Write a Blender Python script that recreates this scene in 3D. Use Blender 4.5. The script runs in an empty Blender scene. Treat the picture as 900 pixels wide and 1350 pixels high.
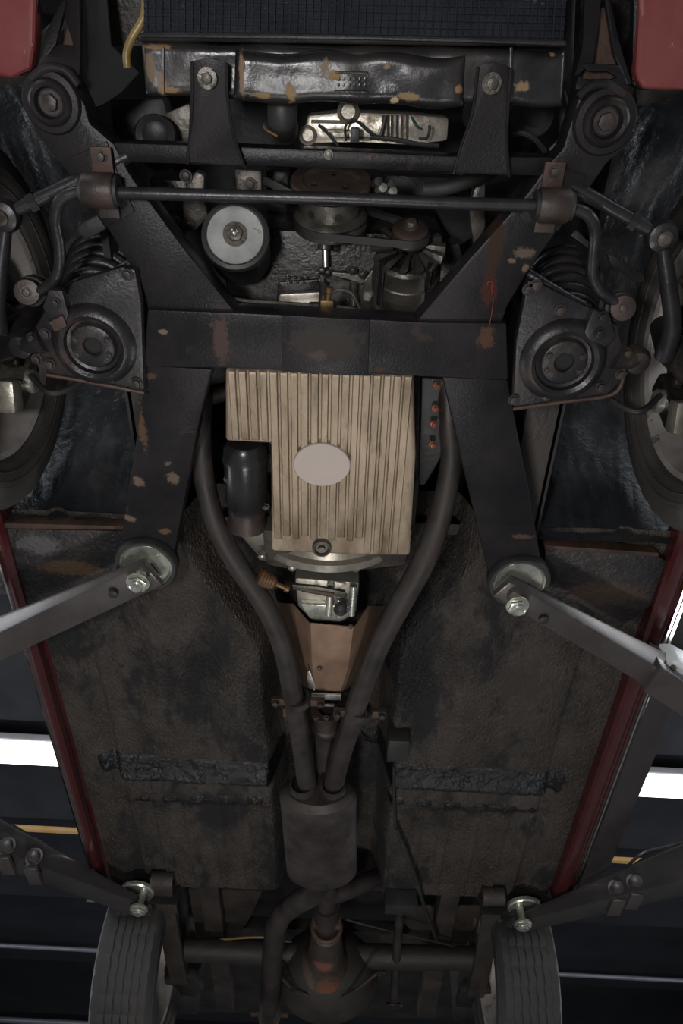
import bpy, bmesh, math, random
from mathutils import Vector, Matrix, noise
random.seed(7)
SC = bpy.context.scene
COL = SC.collection
PI = math.pi
V = Vector

# ------------------------------------------------------------------ camera
F_PX = 950.0
CAM = V((0, 0, 0.6))
_p, _a = math.radians(56.6), math.radians(1.8)
FWD = V((0, math.cos(_p), math.sin(_p)))
_u0 = V((0, -math.sin(_p), math.cos(_p)))
_x0 = V((1, 0, 0))
RGT = math.cos(_a) * _x0 + math.sin(_a) * _u0
UPV = -math.sin(_a) * _x0 + math.cos(_a) * _u0
cd = bpy.data.cameras.new('camera')
cam = bpy.data.objects.new('camera', cd)
COL.objects.link(cam)
cd.sensor_fit = 'VERTICAL'
cd.sensor_height = 36.0
cd.lens = 36.0 * F_PX / 1350.0
cd.clip_start = 0.02
m = Matrix.Identity(4)
for i, ax in enumerate((RGT, UPV, -FWD)):
    for r in range(3):
        m[r][i] = ax[r]
m.translation = CAM
cam.matrix_world = m
SC.camera = cam

# ------------------------------------------------------------------ world, light, exposure
SC.view_settings.view_transform = 'Standard'
SC.view_settings.look = 'None'
SC.view_settings.gamma = 1.0
SC.view_settings.use_curve_mapping = False
SC.view_settings.exposure = 0.0
w = bpy.data.worlds.new('world')
SC.world = w
w.use_nodes = True
w.node_tree.nodes['Background'].inputs[0].default_value = (0.75, 0.85, 1.0, 1)
w.node_tree.nodes['Background'].inputs[1].default_value = 0.022


def lamp(name, loc, target, size, power, color=(1, 1, 1)):
    l = bpy.data.lights.new(name, 'AREA')
    l.shape = 'DISK'
    l.size = size
    l.energy = power
    l.color = color
    o = bpy.data.objects.new(name, l)
    o.location = loc
    o.rotation_euler = (V(target) - V(loc)).to_track_quat('-Z', 'Y').to_euler()
    COL.objects.link(o)
    return o


lamp('underside_light', (-0.30, -0.12, 0.28), (0, 0.8, 1.85), 0.18, 13.5, (1.0, 0.97, 0.96))
lamp('underside_light', (-0.05, 1.45, 0.06), (0, 2.05, 1.9), 0.20, 11.5, (1.0, 0.965, 0.94))  # added fill that brightens the rear floor, no such lamp known there
for sx in (-1, 1):
    o = lamp('bay_lamp', (sx * 2.8, 1.2, 4.0), (sx * 2.5, 1.2, 0), 0.3, 105, (0.86, 0.92, 1.0))
    o.data.shape = 'RECTANGLE'
    o.data.size = 0.8
    o.data.size_y = 2.4
    o = lamp('side_light', (sx * 5.6, 4.6, 1.75), (0, 1.8, 1.9), 1.0, 75, (0.92, 0.95, 1.0))
    o.data.shape = 'RECTANGLE'
    o.data.size = 2.2
    o.data.size_y = 0.8
    o = lamp('side_light', (sx * 5.6, -0.9, 2.7), (0, 0.9, 1.8), 1.0, 70, (0.92, 0.95, 1.0))  # added unseen light, gives the front lift arms their bright faces
    o.data.shape = 'RECTANGLE'
    o.data.size = 2.0
    o.data.size_y = 1.4
    lamp('front_fill', (sx * 1.9, -1.9, 2.3), (sx * 0.4, 1.0, 1.9), 0.7, 13, (0.84, 0.92, 1.0))  # added unseen pair for highlights on the wheel arches, no door there

# ------------------------------------------------------------------ pixel of the photograph -> point at a real height


def U(px, py, z):
    d = FWD * F_PX + RGT * (px - 450) + UPV * (675 - py)
    return CAM + d * ((z - CAM.z) / d.z)


def pxm(px, py, z):      # metres per pixel there
    return (U(px, py, z) - CAM).dot(FWD) / F_PX


# ------------------------------------------------------------------ materials


def grime(name, a, b, scale=9, rough=(0.4, 0.65), metal=0.0, bump=0.25, bscale=160, patch=None, spots=(), loc=V((0, 0, 0)),
          big=0.0, spec=0.5, stretch=(1, 1, 1), bdist=0.003, soft=0.05):
    mt = bpy.data.materials.new(name)
    mt.use_nodes = True
    nt = mt.node_tree
    N, L = nt.nodes, nt.links
    bs = N['Principled BSDF']
    tc = N.new('ShaderNodeTexCoord')
    mp = N.new('ShaderNodeMapping')
    mp.inputs['Scale'].default_value = stretch
    L.new(tc.outputs['Object'], mp.inputs[0])
    co = mp.outputs[0]

    def nz(s, det=5, ro=0.6, c=None):
        n = N.new('ShaderNodeTexNoise')
        n.inputs['Scale'].default_value = s
        n.inputs['Detail'].default_value = det
        n.inputs['Roughness'].default_value = ro
        L.new(c or co, n.inputs['Vector'])
        return n.outputs[0]

    def rng(v, lo, hi, o0=0.0, o1=1.0):
        n = N.new('ShaderNodeMapRange')
        n.inputs[1].default_value = lo
        n.inputs[2].default_value = hi
        n.inputs[3].default_value = o0
        n.inputs[4].default_value = o1
        L.new(v, n.inputs[0])
        return n.outputs[0]

    def mixc(f, c1, c2):
        n = N.new('ShaderNodeMix')
        n.data_type = 'RGBA'
        if isinstance(f, float):
            n.inputs[0].default_value = f
        else:
            L.new(f, n.inputs[0])
        for i, c in ((6, c1), (7, c2)):
            if isinstance(c, tuple):
                n.inputs[i].default_value = (*c, 1)
            else:
                L.new(c, n.inputs[i])
        return n.outputs[2]

    n1 = nz(scale, 6)
    col = mixc(rng(n1, 0.35, 0.65), a, b)
    ro = rng(n1, 0.3, 0.7, rough[0], rough[1])
    if patch:
        pc, th, ps = patch
        pf = rng(nz(ps, 8, 0.7), th, th + soft)
        col = mixc(pf, col, pc)
        mr = N.new('ShaderNodeMix')
        L.new(pf, mr.inputs[0])
        L.new(ro, mr.inputs[2])
        mr.inputs[3].default_value = 0.8
        ro = mr.outputs[0]
    if spots:
        wn = nz(105, 8, 0.85, tc.outputs['Object'])
        wn = rng(wn, 0.2, 0.8, -0.95, 0.95)
    for (px, py, z, rx, ry, c, st) in spots:
        k = pxm(px, py, z)
        cpos = U(px, py, z) - loc
        sb = N.new('ShaderNodeVectorMath')
        sb.operation = 'SUBTRACT'
        L.new(tc.outputs['Object'], sb.inputs[0])
        sb.inputs[1].default_value = cpos
        ml = N.new('ShaderNodeVectorMath')
        ml.operation = 'MULTIPLY'
        L.new(sb.outputs[0], ml.inputs[0])
        ml.inputs[1].default_value = (1 / (rx * k), 1 / (ry * k), 0)
        ln = N.new('ShaderNodeVectorMath')
        ln.operation = 'LENGTH'
        L.new(ml.outputs[0], ln.inputs[0])
        ad = N.new('ShaderNodeMath')
        L.new(ln.outputs['Value'], ad.inputs[0])
        L.new(wn, ad.inputs[1])
        f = rng(ad.outputs[0], 0.7, 1.0, st, 0.0)
        col = mixc(f, col, c)
        mr = N.new('ShaderNodeMix')
        L.new(f, mr.inputs[0])
        L.new(ro, mr.inputs[2])
        mr.inputs[3].default_value = 0.30 if max(c) < 0.03 else 0.75
        ro = mr.outputs[0]
    L.new(col, bs.inputs['Base Color'])
    L.new(ro, bs.inputs['Roughness'])
    bs.inputs['Metallic'].default_value = metal
    bs.inputs['Specular IOR Level'].default_value = spec
    if bump:
        bp = N.new('ShaderNodeBump')
        bp.inputs['Strength'].default_value = bump
        bp.inputs['Distance'].default_value = bdist
        h = nz(bscale, 4, 0.6)
        if big:
            ma = N.new('ShaderNodeMath')
            ma.operation = 'MULTIPLY_ADD'
            L.new(nz(bscale * 0.2, 3), ma.inputs[0])
            ma.inputs[1].default_value = big
            L.new(h, ma.inputs[2])
            h = ma.outputs[0]
        L.new(h, bp.inputs['Height'])
        L.new(bp.outputs[0], bs.inputs['Normal'])
    return mt


def glow(name, color, strength):
    mt = bpy.data.materials.new(name)
    mt.use_nodes = True
    bs = mt.node_tree.nodes['Principled BSDF']
    bs.inputs['Base Color'].default_value = (0.8, 0.8, 0.8, 1)
    bs.inputs['Emission Color'].default_value = (*color, 1)
    bs.inputs['Emission Strength'].default_value = strength
    return mt


RUST = (0.06, 0.034, 0.024)
TAN = (0.30, 0.19, 0.09)
M = {}
M['black'] = grime('black_chassis_paint', (0.020, 0.020, 0.022), (0.034, 0.033, 0.034), 10, (0.32, 0.5), bump=0.25, bscale=140, patch=(RUST, 0.685, 9))
M['arm_black'] = grime('black_suspension_paint', (0.011, 0.011, 0.0135), (0.025, 0.022, 0.021), 14, (0.26, 0.46), bump=0.3, bscale=150, big=0.3, patch=((0.052, 0.030, 0.022), 0.56, 13), soft=0.14, spec=0.45)
M['dark'] = grime('oily_black', (0.010, 0.010, 0.011), (0.022, 0.021, 0.020), 8, (0.4, 0.7), bump=0.4, bscale=80)
M['engine'] = grime('oily_engine_casting', (0.010, 0.0095, 0.009), (0.036, 0.032, 0.027), 18, (0.22, 0.5), metal=0.3, bump=0.4, bscale=110, big=0.3)
M['cast'] = grime('grey_cast_metal', (0.065, 0.06, 0.053), (0.16, 0.145, 0.122), 16, (0.3, 0.5), metal=0.6, bump=0.3, bscale=140, patch=((0.045, 0.032, 0.02), 0.55, 14), soft=0.12)
M['alu'] = grime('dirty_aluminium', (0.24, 0.22, 0.18), (0.42, 0.39, 0.33), 12, (0.26, 0.45), metal=0.7, bump=0.2, bscale=120, patch=((0.09, 0.06, 0.035), 0.57, 16), soft=0.15)
M['sump'] = grime('sump_aluminium', (0.185, 0.14, 0.09), (0.41, 0.325, 0.235), 9, (0.34, 0.6), metal=0.4, bump=0.2, bscale=190, patch=((0.12, 0.085, 0.05), 0.57, 13), soft=0.2, stretch=(2.4, 0.9, 1))
M['sump_pad'] = grime('machined_pad', (0.34, 0.29, 0.255), (0.42, 0.365, 0.325), 20, (0.45, 0.6), metal=0.3, bump=0.08)
M['steel'] = grime('bare_steel', (0.40, 0.40, 0.38), (0.62, 0.61, 0.58), 30, (0.22, 0.4), metal=0.9, bump=0.1)
M['zinc'] = grime('zinc_plated', (0.50, 0.53, 0.48), (0.72, 0.72, 0.62), 30, (0.22, 0.36), metal=0.85, bump=0.08)
M['rusty'] = grime('rusty_steel', (0.048, 0.030, 0.023), (0.095, 0.056, 0.040), 22, (0.45, 0.75), metal=0.3, bump=0.3)
M['bolt'] = grime('dirty_bolt', (0.030, 0.027, 0.026), (0.075, 0.060, 0.052), 40, (0.35, 0.6), metal=0.5, bump=0.2)
M['shield'] = grime('brown_heat_shield', (0.20, 0.125, 0.085), (0.29, 0.19, 0.13), 12, (0.4, 0.6), metal=0.4, bump=0.12)
M['pipe'] = grime('sooty_exhaust_steel', (0.023, 0.019, 0.0175), (0.046, 0.038, 0.034), 12, (0.42, 0.66), metal=0.3, bump=0.25, bscale=90, patch=((0.060, 0.038, 0.030), 0.58, 14), soft=0.15)
M['bar'] = grime('satin_black_bar', (0.020, 0.020, 0.022), (0.035, 0.033, 0.035), 20, (0.28, 0.42), metal=0.3, bump=0.2, bscale=120)
M['bush'] = grime('brown_clamp', (0.030, 0.024, 0.022), (0.062, 0.042, 0.034), 20, (0.36, 0.6), metal=0.3, bump=0.2)
M['rubber'] = grime('black_rubber', (0.016, 0.016, 0.016), (0.026, 0.025, 0.024), 15, (0.45, 0.65), bump=0.15)
M['tyre'] = grime('tyre_rubber', (0.024, 0.0235, 0.0235), (0.042, 0.039, 0.037), 7, (0.55, 0.8), bump=0.2, bscale=140, patch=((0.055, 0.048, 0.043), 0.60, 6), soft=0.2)
M['dusty_tyre'] = grime('dusty_tyre_rubber', (0.034, 0.031, 0.029), (0.062, 0.055, 0.049), 7, (0.5, 0.75), bump=0.2, bscale=140, patch=((0.026, 0.024, 0.024), 0.56, 6), soft=0.2)
M['rim'] = grime('dusty_wheel_metal', (0.27, 0.25, 0.235), (0.42, 0.39, 0.36), 12, (0.4, 0.6), metal=0.3, bump=0.15, patch=((0.13, 0.10, 0.085), 0.6, 18))
M['hole'] = grime('hole_shade', (0.004, 0.004, 0.004), (0.006, 0.006, 0.006), 20, (0.6, 0.8), bump=0)  # near-black colour stands in for shade inside the spring pan hole
M['floor'] = grime('brown_underseal', (0.026, 0.021, 0.018), (0.048, 0.039, 0.032), 8, (0.38, 0.64), bump=0.6, bscale=110, big=0.8, bdist=0.004, patch=((0.014, 0.0135, 0.014), 0.54, 7), soft=0.15)
M['underseal'] = grime('glossy_black_underseal', (0.0045, 0.0048, 0.006), (0.010, 0.010, 0.0115), 14, (0.16, 0.34), bump=0.7, bscale=160, big=0.8, bdist=0.005)
M['arch'] = grime('glossy_wheel_arch', (0.013, 0.0145, 0.017), (0.030, 0.032, 0.035), 6, (0.24, 0.42), bump=0.5, bscale=60, big=0.8, bdist=0.005, patch=((0.040, 0.034, 0.029), 0.56, 6), soft=0.15)
M['red'] = grime('faded_red_paint', (0.15, 0.021, 0.024), (0.20, 0.052, 0.048), 7, (0.4, 0.6), bump=0.06, patch=((0.36, 0.27, 0.25), 0.655, 75))
M['maroon'] = grime('maroon_paint', (0.045, 0.010, 0.011), (0.065, 0.014, 0.014), 8, (0.08, 0.15), bump=0.02)
M['chrome'] = grime('chrome', (0.75, 0.72, 0.70), (0.85, 0.82, 0.80), 10, (0.07, 0.14), metal=1.0, bump=0.02)
M['grey_panel'] = grime('dusty_dark_panel', (0.030, 0.026, 0.026), (0.040, 0.035, 0.034), 5, (0.25, 0.4), bump=0.02)
M['lift'] = grime('lift_arm_paint', (0.055, 0.048, 0.046), (0.080, 0.070, 0.066), 8, (0.22, 0.34), metal=0.25, bump=0.05)
M['lift_dark'] = grime('dark_lift_paint', (0.034, 0.032, 0.032), (0.050, 0.046, 0.045), 8, (0.25, 0.4), metal=0.2, bump=0.05)
M['copper'] = grime('copper_stud', (0.55, 0.22, 0.13), (0.65, 0.28, 0.17), 20, (0.25, 0.4), metal=0.8, bump=0.1)
M['brass'] = grime('dirty_brass', (0.10, 0.065, 0.03), (0.20, 0.125, 0.055), 20, (0.3, 0.5), metal=0.6, bump=0.1)
M['hose_tan'] = grime('yellowed_hose', (0.16, 0.11, 0.035), (0.26, 0.18, 0.065), 14, (0.25, 0.4), bump=0.1)
M['core'] = grime('radiator_core', (0.013, 0.016, 0.022), (0.026, 0.031, 0.040), 14, (0.32, 0.5), metal=0.3, bump=0.3, bscale=60, patch=((0.10, 0.11, 0.13), 0.64, 40))
M['ceiling'] = grime('dark_ceiling_sheet', (0.046, 0.048, 0.057), (0.064, 0.067, 0.078), 2, (0.3, 0.4), metal=0.4, bump=0.03)
M['concrete'] = grime('workshop_concrete', (0.16, 0.155, 0.15), (0.24, 0.23, 0.22), 3, (0.5, 0.8), bump=0.2, bscale=30)
M['wall'] = grime('dark_wall_paint', (0.03, 0.032, 0.038), (0.045, 0.048, 0.055), 2, (0.5, 0.7), bump=0.05)
M['wood'] = grime('varnished_batten', (0.75, 0.44, 0.16), (0.86, 0.56, 0.25), 6, (0.3, 0.45), bump=0.05)
M['conduit'] = grime('pale_conduit', (0.26, 0.28, 0.32), (0.34, 0.36, 0.40), 10, (0.3, 0.5), metal=0.3, bump=0.03)
M['light_case'] = grime('white_enamel', (0.6, 0.6, 0.6), (0.7, 0.7, 0.7), 5, (0.4, 0.5), bump=0)
M['wire_red'] = grime('red_thread', (0.16, 0.015, 0.018), (0.2, 0.02, 0.022), 10, (0.5, 0.6), bump=0)
M['tube_light'] = glow('fluorescent_tube', (0.93, 0.96, 1.0), 9.0)
M['diffuser'] = glow('fluorescent_diffuser', (0.93, 0.96, 1.0), 4.5)

# ------------------------------------------------------------------ mesh helpers (all in world space)


class MB:
    def __init__(self):
        self.bm = bmesh.new()

    def face(self, vs):
        try:
            return self.bm.faces.new(vs)
        except ValueError:
            return None

    def prism(self, pts, up=None, t=0.02, bev=0.003, seg=2, tops=None):
        """polygon given by its lower outline, extruded upwards"""
        bm = self.bm
        if tops is None:
            u = V((0, 0, t)) if up is None else V(up)
            tops = [p + u for p in pts]
        lo = [bm.verts.new(p) for p in pts]
        hi = [bm.verts.new(p) for p in tops]
        n = len(pts)
        fs = [self.face(lo), self.face(list(reversed(hi)))]
        for i in range(n):
            j = (i + 1) % n
            fs.append(self.face([lo[i], hi[i], hi[j], lo[j]]))
        fs = [f for f in fs if f]
        bmesh.ops.recalc_face_normals(bm, faces=fs)
        if bev:
            es = list({e for f in fs for e in f.edges})
            bmesh.ops.bevel(bm, geom=es, offset=bev, segments=seg, affect='EDGES', profile=0.6, clamp_overlap=True)
        return self

    def box(self, c, sx, sy, sz, bev=0.003, rot=None, seg=2):
        c = V(c)
        pts = [V((x * sx / 2, y * sy / 2, -sz / 2)) for x, y in ((-1, -1), (1, -1), (1, 1), (-1, 1))]
        tp = [p + V((0, 0, sz)) for p in pts]
        if rot is not None:
            pts = [rot @ p for p in pts]
            tp = [rot @ p for p in tp]
        return self.prism([c + p for p in pts], tops=[c + p for p in tp], bev=bev, seg=seg)

    def rings(self, rs, close_ends=True, loop=False):
        bm = self.bm
        vv = [[bm.verts.new(p) for p in r] for r in rs]
        n = len(rs[0])
        fs = []
        k = len(vv)
        for i in range(k if loop else k - 1):
            a, b = vv[i], vv[(i + 1) % k]
            for j in range(n):
                q = (j + 1) % n
                fs.append(self.face([a[j], a[q], b[q], b[j]]))
        if close_ends and not loop:
            fs.append(self.face(list(reversed(vv[0]))))
            fs.append(self.face(vv[-1]))
        fs = [f for f in fs if f]
        bmesh.ops.recalc_face_normals(bm, faces=fs)
        return self

    def tube(self, pts, r, n=14, sub=8, smooth=True, ry=None, loop=False):
        pts = [V(p) for p in pts]
        rr = r if isinstance(r, (list, tuple)) else [r] * len(pts)
        if smooth and len(pts) > 2:
            pts, rr = spline(pts, rr, sub)
        rs = []
        prev = None
        for i, p in enumerate(pts):
            if loop:
                t = pts[(i + 1) % len(pts)] - pts[i - 1]
            else:
                t = pts[min(i + 1, len(pts) - 1)] - pts[max(i - 1, 0)]
            t = t.normalized()
            if prev is None:
                ref = V((0, 0, 1)) if abs(t.z) < 0.9 else V((1, 0, 0))
                a = t.cross(ref).normalized()
            else:
                a = (prev - t * prev.dot(t)).normalized()
            prev = a
            b = t.cross(a)
            k2 = (ry / r) if ry else 1.0
            rs.append([p + (a * math.cos(2 * PI * j / n) + b * math.sin(2 * PI * j / n) * k2) * rr[i] for j in range(n)])
        return self.rings(rs, loop=loop)

    def lathe(self, c, ax, prof, n=40, a0=0, a1=2 * PI, xref=None, squash=1.0):
        """prof = [(distance along ax, radius)]"""
        c, ax = V(c), V(ax).normalized()
        ref = V(xref) if xref else (V((1, 0, 0)) if abs(ax.x) < 0.9 else V((0, 0, 1)))
        e = (ref - ax * ref.dot(ax)).normalized()
        g = ax.cross(e)
        full = abs(a1 - a0 - 2 * PI) < 1e-6
        bm = self.bm
        cols = []
        k = n if full else n + 1
        for j in range(k):
            t = a0 + (a1 - a0) * j / n
            d = e * math.cos(t) + g * math.sin(t) * squash
            cols.append([bm.verts.new(c + ax * h + d * max(r, 1e-4)) for h, r in prof])
        fs = []
        for j in range(n):
            A, B = cols[j], cols[(j + 1) % k]
            for i in range(len(prof) - 1):
                fs.append(self.face([A[i], B[i], B[i + 1], A[i + 1]]))
        fs = [f for f in fs if f]
        bmesh.ops.recalc_face_normals(bm, faces=fs)
        return self

    def torus(self, c, ax, R, r, n=36, k=12, squash=1.0):
        return self.lathe(c, ax, [(r * math.sin(2 * PI * i / k), R + r * math.cos(2 * PI * i / k)) for i in range(k + 1)], n, squash=squash)

    def hexbolt(self, c, ax, r, h, washer=1.35):
        c, ax = V(c), V(ax).normalized()
        self.lathe(c - ax * r * 0.08, ax, [(0, 0), (0, r * washer), (r * 0.22, r * washer), (r * 0.22, 0)], 20)
        e = ax.orthogonal().normalized()
        g = ax.cross(e)
        p = [c + ax * r * 0.1 + (e * math.cos(i * PI / 3) + g * math.sin(i * PI / 3)) * r for i in range(6)]
        self.prism(p, tops=[q + ax * h for q in p], bev=r * 0.12, seg=2)
        return self

    def grid(self, fn, nu, nv):
        bm = self.bm
        g = [[bm.verts.new(fn(i / nu, j / nv)) for i in range(nu + 1)] for j in range(nv + 1)]
        for j in range(nv):
            for i in range(nu):
                self.face([g[j][i], g[j][i + 1], g[j + 1][i + 1], g[j + 1][i]])
        return self

    def ball(self, c, rx, ry=None, rz=None, n=20):
        ry = ry or rx
        rz = rz or rx
        r = bmesh.ops.create_uvsphere(self.bm, u_segments=n, v_segments=n // 2, radius=1)
        for v in r['verts']:
            v.co = V((v.co.x * rx, v.co.y * ry, v.co.z * rz)) + V(c)
        return self


def spline(pts, rr, sub):
    P = [pts[0] * 2 - pts[1]] + pts + [pts[-1] * 2 - pts[-2]]
    out, ro = [], []
    for i in range(1, len(P) - 2):
        for s in range(sub):
            t = s / sub
            a, b, c, d = P[i - 1], P[i], P[i + 1], P[i + 2]
            out.append(0.5 * ((2 * b) + (c - a) * t + (2 * a - 5 * b + 4 * c - d) * t * t + (3 * b - a - 3 * c + d) * t ** 3))
            ro.append(rr[i - 1] * (1 - t) + rr[i] * t)
    out.append(pts[-1])
    ro.append(rr[-1])
    return out, ro


def tag(o, label, cat, group=None):
    o['label'] = label
    o['category'] = cat
    if group:
        o['group'] = group
    return o


def thing(name, loc, label, cat, group=None):
    o = bpy.data.objects.new(name, None)
    o.empty_display_size = 0.05
    o.location = loc
    COL.objects.link(o)
    return tag(o, label, cat, group)


def base_of(o):
    while o.parent:
        o = o.parent
    return V(o.location) if o.type == 'EMPTY' else V((0, 0, 0))


def part(name, mb, mat, parent=None, ang=35, label=None, kind=None, shift=None):
    me = bpy.data.meshes.new(name)
    bm = mb.bm
    if parent is not None:
        off = base_of(parent)
        bmesh.ops.translate(bm, verts=bm.verts, vec=-off)
    bm.to_mesh(me)
    bm.free()
    me.polygons.foreach_set('use_smooth', [True] * len(me.polygons))
    me.set_sharp_from_angle(angle=math.radians(ang))
    me.materials.append(M[mat] if isinstance(mat, str) else mat)
    o = bpy.data.objects.new(name, me)
    COL.objects.link(o)
    if parent is not None:
        o.parent = parent
    if label:
        o['label'] = label
    if kind:
        o['kind'] = kind
    return o


def solo(name, mb, mat, label, cat, group=None, ang=35):
    """a thing that is one mesh; its origin goes to its centre"""
    co = [v.co for v in mb.bm.verts]
    c = V((sum(v.x for v in co), sum(v.y for v in co), sum(v.z for v in co))) / len(co)
    bmesh.ops.translate(mb.bm, verts=mb.bm.verts, vec=-c)
    o = part(name, mb, mat, None, ang)
    o.location = c
    return tag(o, label, cat, group)


def again(o, off, parent=None):
    """a piece alike, sharing its mesh, set off by a distance"""
    c = o.copy()
    COL.objects.link(c)
    c.location = V(o.location) + V(off)
    if parent:
        c.parent = parent
    return c


def pl(z, *xy):
    return [U(x, y, z) for x, y in xy]


def plz(*xyz):
    return [U(x, y, z) for x, y, z in xyz]


DN = V((0, 0, -1))


def bolt_at(parent, px, py, z, r=0.009, h=0.008, mat='bolt', ax=DN, label=None):
    return part('bolt', MB().hexbolt(U(px, py, z), ax, r, h), mat, parent, label=label)


def struct(o):
    o['kind'] = 'structure'
    return o


# ================================================================== the workshop
fl = MB().box((0, 3, -0.05), 14, 16, 0.1, bev=0)
struct(part('floor', fl, 'concrete'))
CZ = 4.1
ce = struct(part('ceiling', MB().box((0, 3, CZ + 0.25), 14, 16, 0.1, bev=0), 'wall'))
struct(part('wall_back', MB().box((0, 11.05, 2.1), 14, 0.1, 4.3, bev=0), 'wall'))
struct(part('wall_left', MB().box((-7.05, 3, 2.1), 0.1, 16, 4.3, bev=0), 'wall'))
struct(part('wall_right', MB().box((7.05, 3, 2.1), 0.1, 16, 4.3, bev=0), 'wall'))
# profiled ceiling sheets, running across the bay
yaw = Matrix.Rotation(math.radians(1.9), 3, 'Z')


def cpt(x, y, z):
    return yaw @ V((x, y, 0)) + V((0, 0, z))


first = None
pitch = 1.18
for i in range(10):
    y0 = -1.2 + i * pitch
    if first is None:
        mb = MB()
        prof = [(0.0, 0.10), (0.08, 0.10), (0.70, -0.05), (0.73, 0.10), (pitch, 0.10)]
        rs = []
        for x in (-6.5, 6.5):
            rs.append([cpt(x, y0 + a, CZ + b) for a, b in prof] + [cpt(x, y0 + a, CZ + b + 0.012) for a, b in reversed(prof)])
        mb.rings(rs)
        first = part('ceiling_panel', mb, 'ceiling', ce, ang=20)
    else:
        d = cpt(0, y0, 0) - cpt(0, -1.2, 0)
        again(first, d, ce)


def batten(px, py, label, x0, x1):
    p = U(px, py, CZ - 0.05)
    q = yaw.inverted() @ V((p.x, p.y, 0))
    y = q.y
    t = thing('strip_light', cpt((x0 + x1) / 2, y, CZ - 0.02), label, 'light', 'strip lights on the ceiling behind the car')
    mb = MB()
    c = cpt((x0 + x1) / 2, y, CZ - 0.025)
    mb.box(c, x1 - x0, 0.30, 0.05, bev=0.006, rot=yaw)
    part('light_housing', mb, 'light_case', t)
    mb = MB()
    rs = []
    for x in (x0 + 0.02, x1 - 0.02):
        rs.append([cpt(x, y + 0.13 * math.cos(k * PI / 8), CZ - 0.051 - 0.045 * math.sin(k * PI / 8)) for k in range(9)])
    mb.rings(rs)
    part('diffuser', mb, 'diffuser', t)
    for x in (x0, x1):
        part('end_cap', MB().box(cpt(x, y, CZ - 0.055), 0.03, 0.30, 0.10, bev=0.006, rot=yaw), 'light_case', t)


batten(0, 990, 'glowing white strip light beyond the maroon sill on the tail pipe side', -3.9, -1.75)
batten(900, 1037, 'glowing white strip light beyond the dusty grey door skin', 1.95, 4.1)


def rail(name, px0, py0, px1, py1, r, mat, label, cat, square=False, ext=1.0):
    a, b = U(px0, py0, CZ - 0.08), U(px1, py1, CZ - 0.08)
    d = (b - a).normalized()
    a, b = a - d * ext, b + d * ext
    mb = MB()
    if square:
        s = V((0, 0, 1)).cross(d) * r
        h = V((0, 0, r * 1.1))
        mb.prism([a - s, b - s, b + s, a + s], tops=[a - s + h, b - s + h, b + s + h, a + s + h], bev=0.004)
    else:
        mb.tube([a, b], r, 12, smooth=False)
    solo(name, mb, mat, label, cat)


rail('timber_batten', 50, 1095, 835, 1137, 0.026, 'wood', 'orange varnished timber batten crossing the dark ceiling behind the car', 'batten', True)
rail('conduit_pipe', 10, 1247, 900, 1293, 0.020, 'conduit', 'thin pale conduit pipe across the dark ceiling level with the rear tyres', 'pipe')
rail('conduit_pipe', 10, 1345, 900, 1390, 0.030, 'conduit', 'pale conduit pipe lowest in the photo, across the ceiling beside the rear tyres', 'pipe')

# ================================================================== car body
body = thing('car_body', (0, 1.5, 1.89), 'raised red car body seen from below with brown undersealed floor and maroon sills', 'car')
BLOC = V(body.location)


def sst(x, a, b):
    t = max(0.0, min(1.0, (x - a) / (b - a)))
    return t * t * (3 - 2 * t)


FX0, FX1, FY0, FY1 = -0.735, 0.735, 0.90, 2.42


def floor_z(x, y):
    xc = x + 0.02 * (1 - sst(y, 1.2, 2.2))
    hw = 0.135 + 0.16 * (1 - sst(y, 0.95, 1.35))
    tun = 1 - sst(abs(xc), hw, hw + 0.05)
    z = 1.93 + 0.14 * tun
    fl = (1 - tun) * (1 - sst(abs(x), 0.60, 0.635))
    # swage across the floor
    z -= 0.022 * fl * math.exp(-((y - 1.815) / 0.026) ** 2)
    z += 0.016 * fl * math.exp(-((y - 1.865) / 0.02) ** 2)
    # row of shallow pressings behind it
    z -= 0.008 * fl * math.exp(-((y - 1.955) / 0.018) ** 2) * max(0, math.sin((x + 0.02) * 2 * PI / 0.105))
    # length-wise pressings
    k = sst(y, 1.93, 1.97) * (1 - sst(y, 2.36, 2.40))
    z += 0.010 * fl * k * (abs((abs(x) * 1 / 0.088) % 1.0 - 0.5) < 0.33) * 1.0
    k = sst(y, 1.12, 1.2) * (1 - sst(y, 1.70, 1.76))
    z += 0.006 * fl * k * math.sin(x * 2 * PI / 0.20)
    z += 0.012 * sst(abs(x), 0.61, 0.625) * (1 - sst(abs(x), 0.645, 0.66))
    z += 0.004 * noise.noise(V((x * 7, y * 5, 0))) + 0.002 * noise.noise(V((x * 30, y * 24, 3)))
    return z


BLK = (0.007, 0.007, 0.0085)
BRN = (0.068, 0.056, 0.043)
floor_m = grime('floor_underseal', (0.038, 0.031, 0.026), (0.066, 0.054, 0.044), 7, (0.26, 0.6), bump=1.0, bscale=95, big=0.6, stretch=(1.5, 0.75, 1), bdist=0.013, soft=0.09,
                patch=((0.0115, 0.0105, 0.0115), 0.49, 4.5), loc=BLOC, spots=[
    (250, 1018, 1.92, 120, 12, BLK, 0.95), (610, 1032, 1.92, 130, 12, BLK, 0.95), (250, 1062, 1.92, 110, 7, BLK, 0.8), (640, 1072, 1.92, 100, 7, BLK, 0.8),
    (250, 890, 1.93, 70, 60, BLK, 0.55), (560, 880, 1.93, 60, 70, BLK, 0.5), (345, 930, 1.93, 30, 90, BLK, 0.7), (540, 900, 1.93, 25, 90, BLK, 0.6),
    (100, 940, 1.93, 22, 60, BRN, 0.7), (250, 1110, 1.93, 90, 40, BRN, 0.35), (640, 1120, 1.93, 90, 40, BRN, 0.35), (690, 900, 1.93, 50, 70, (0.075, 0.058, 0.045), 0.5)])
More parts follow.
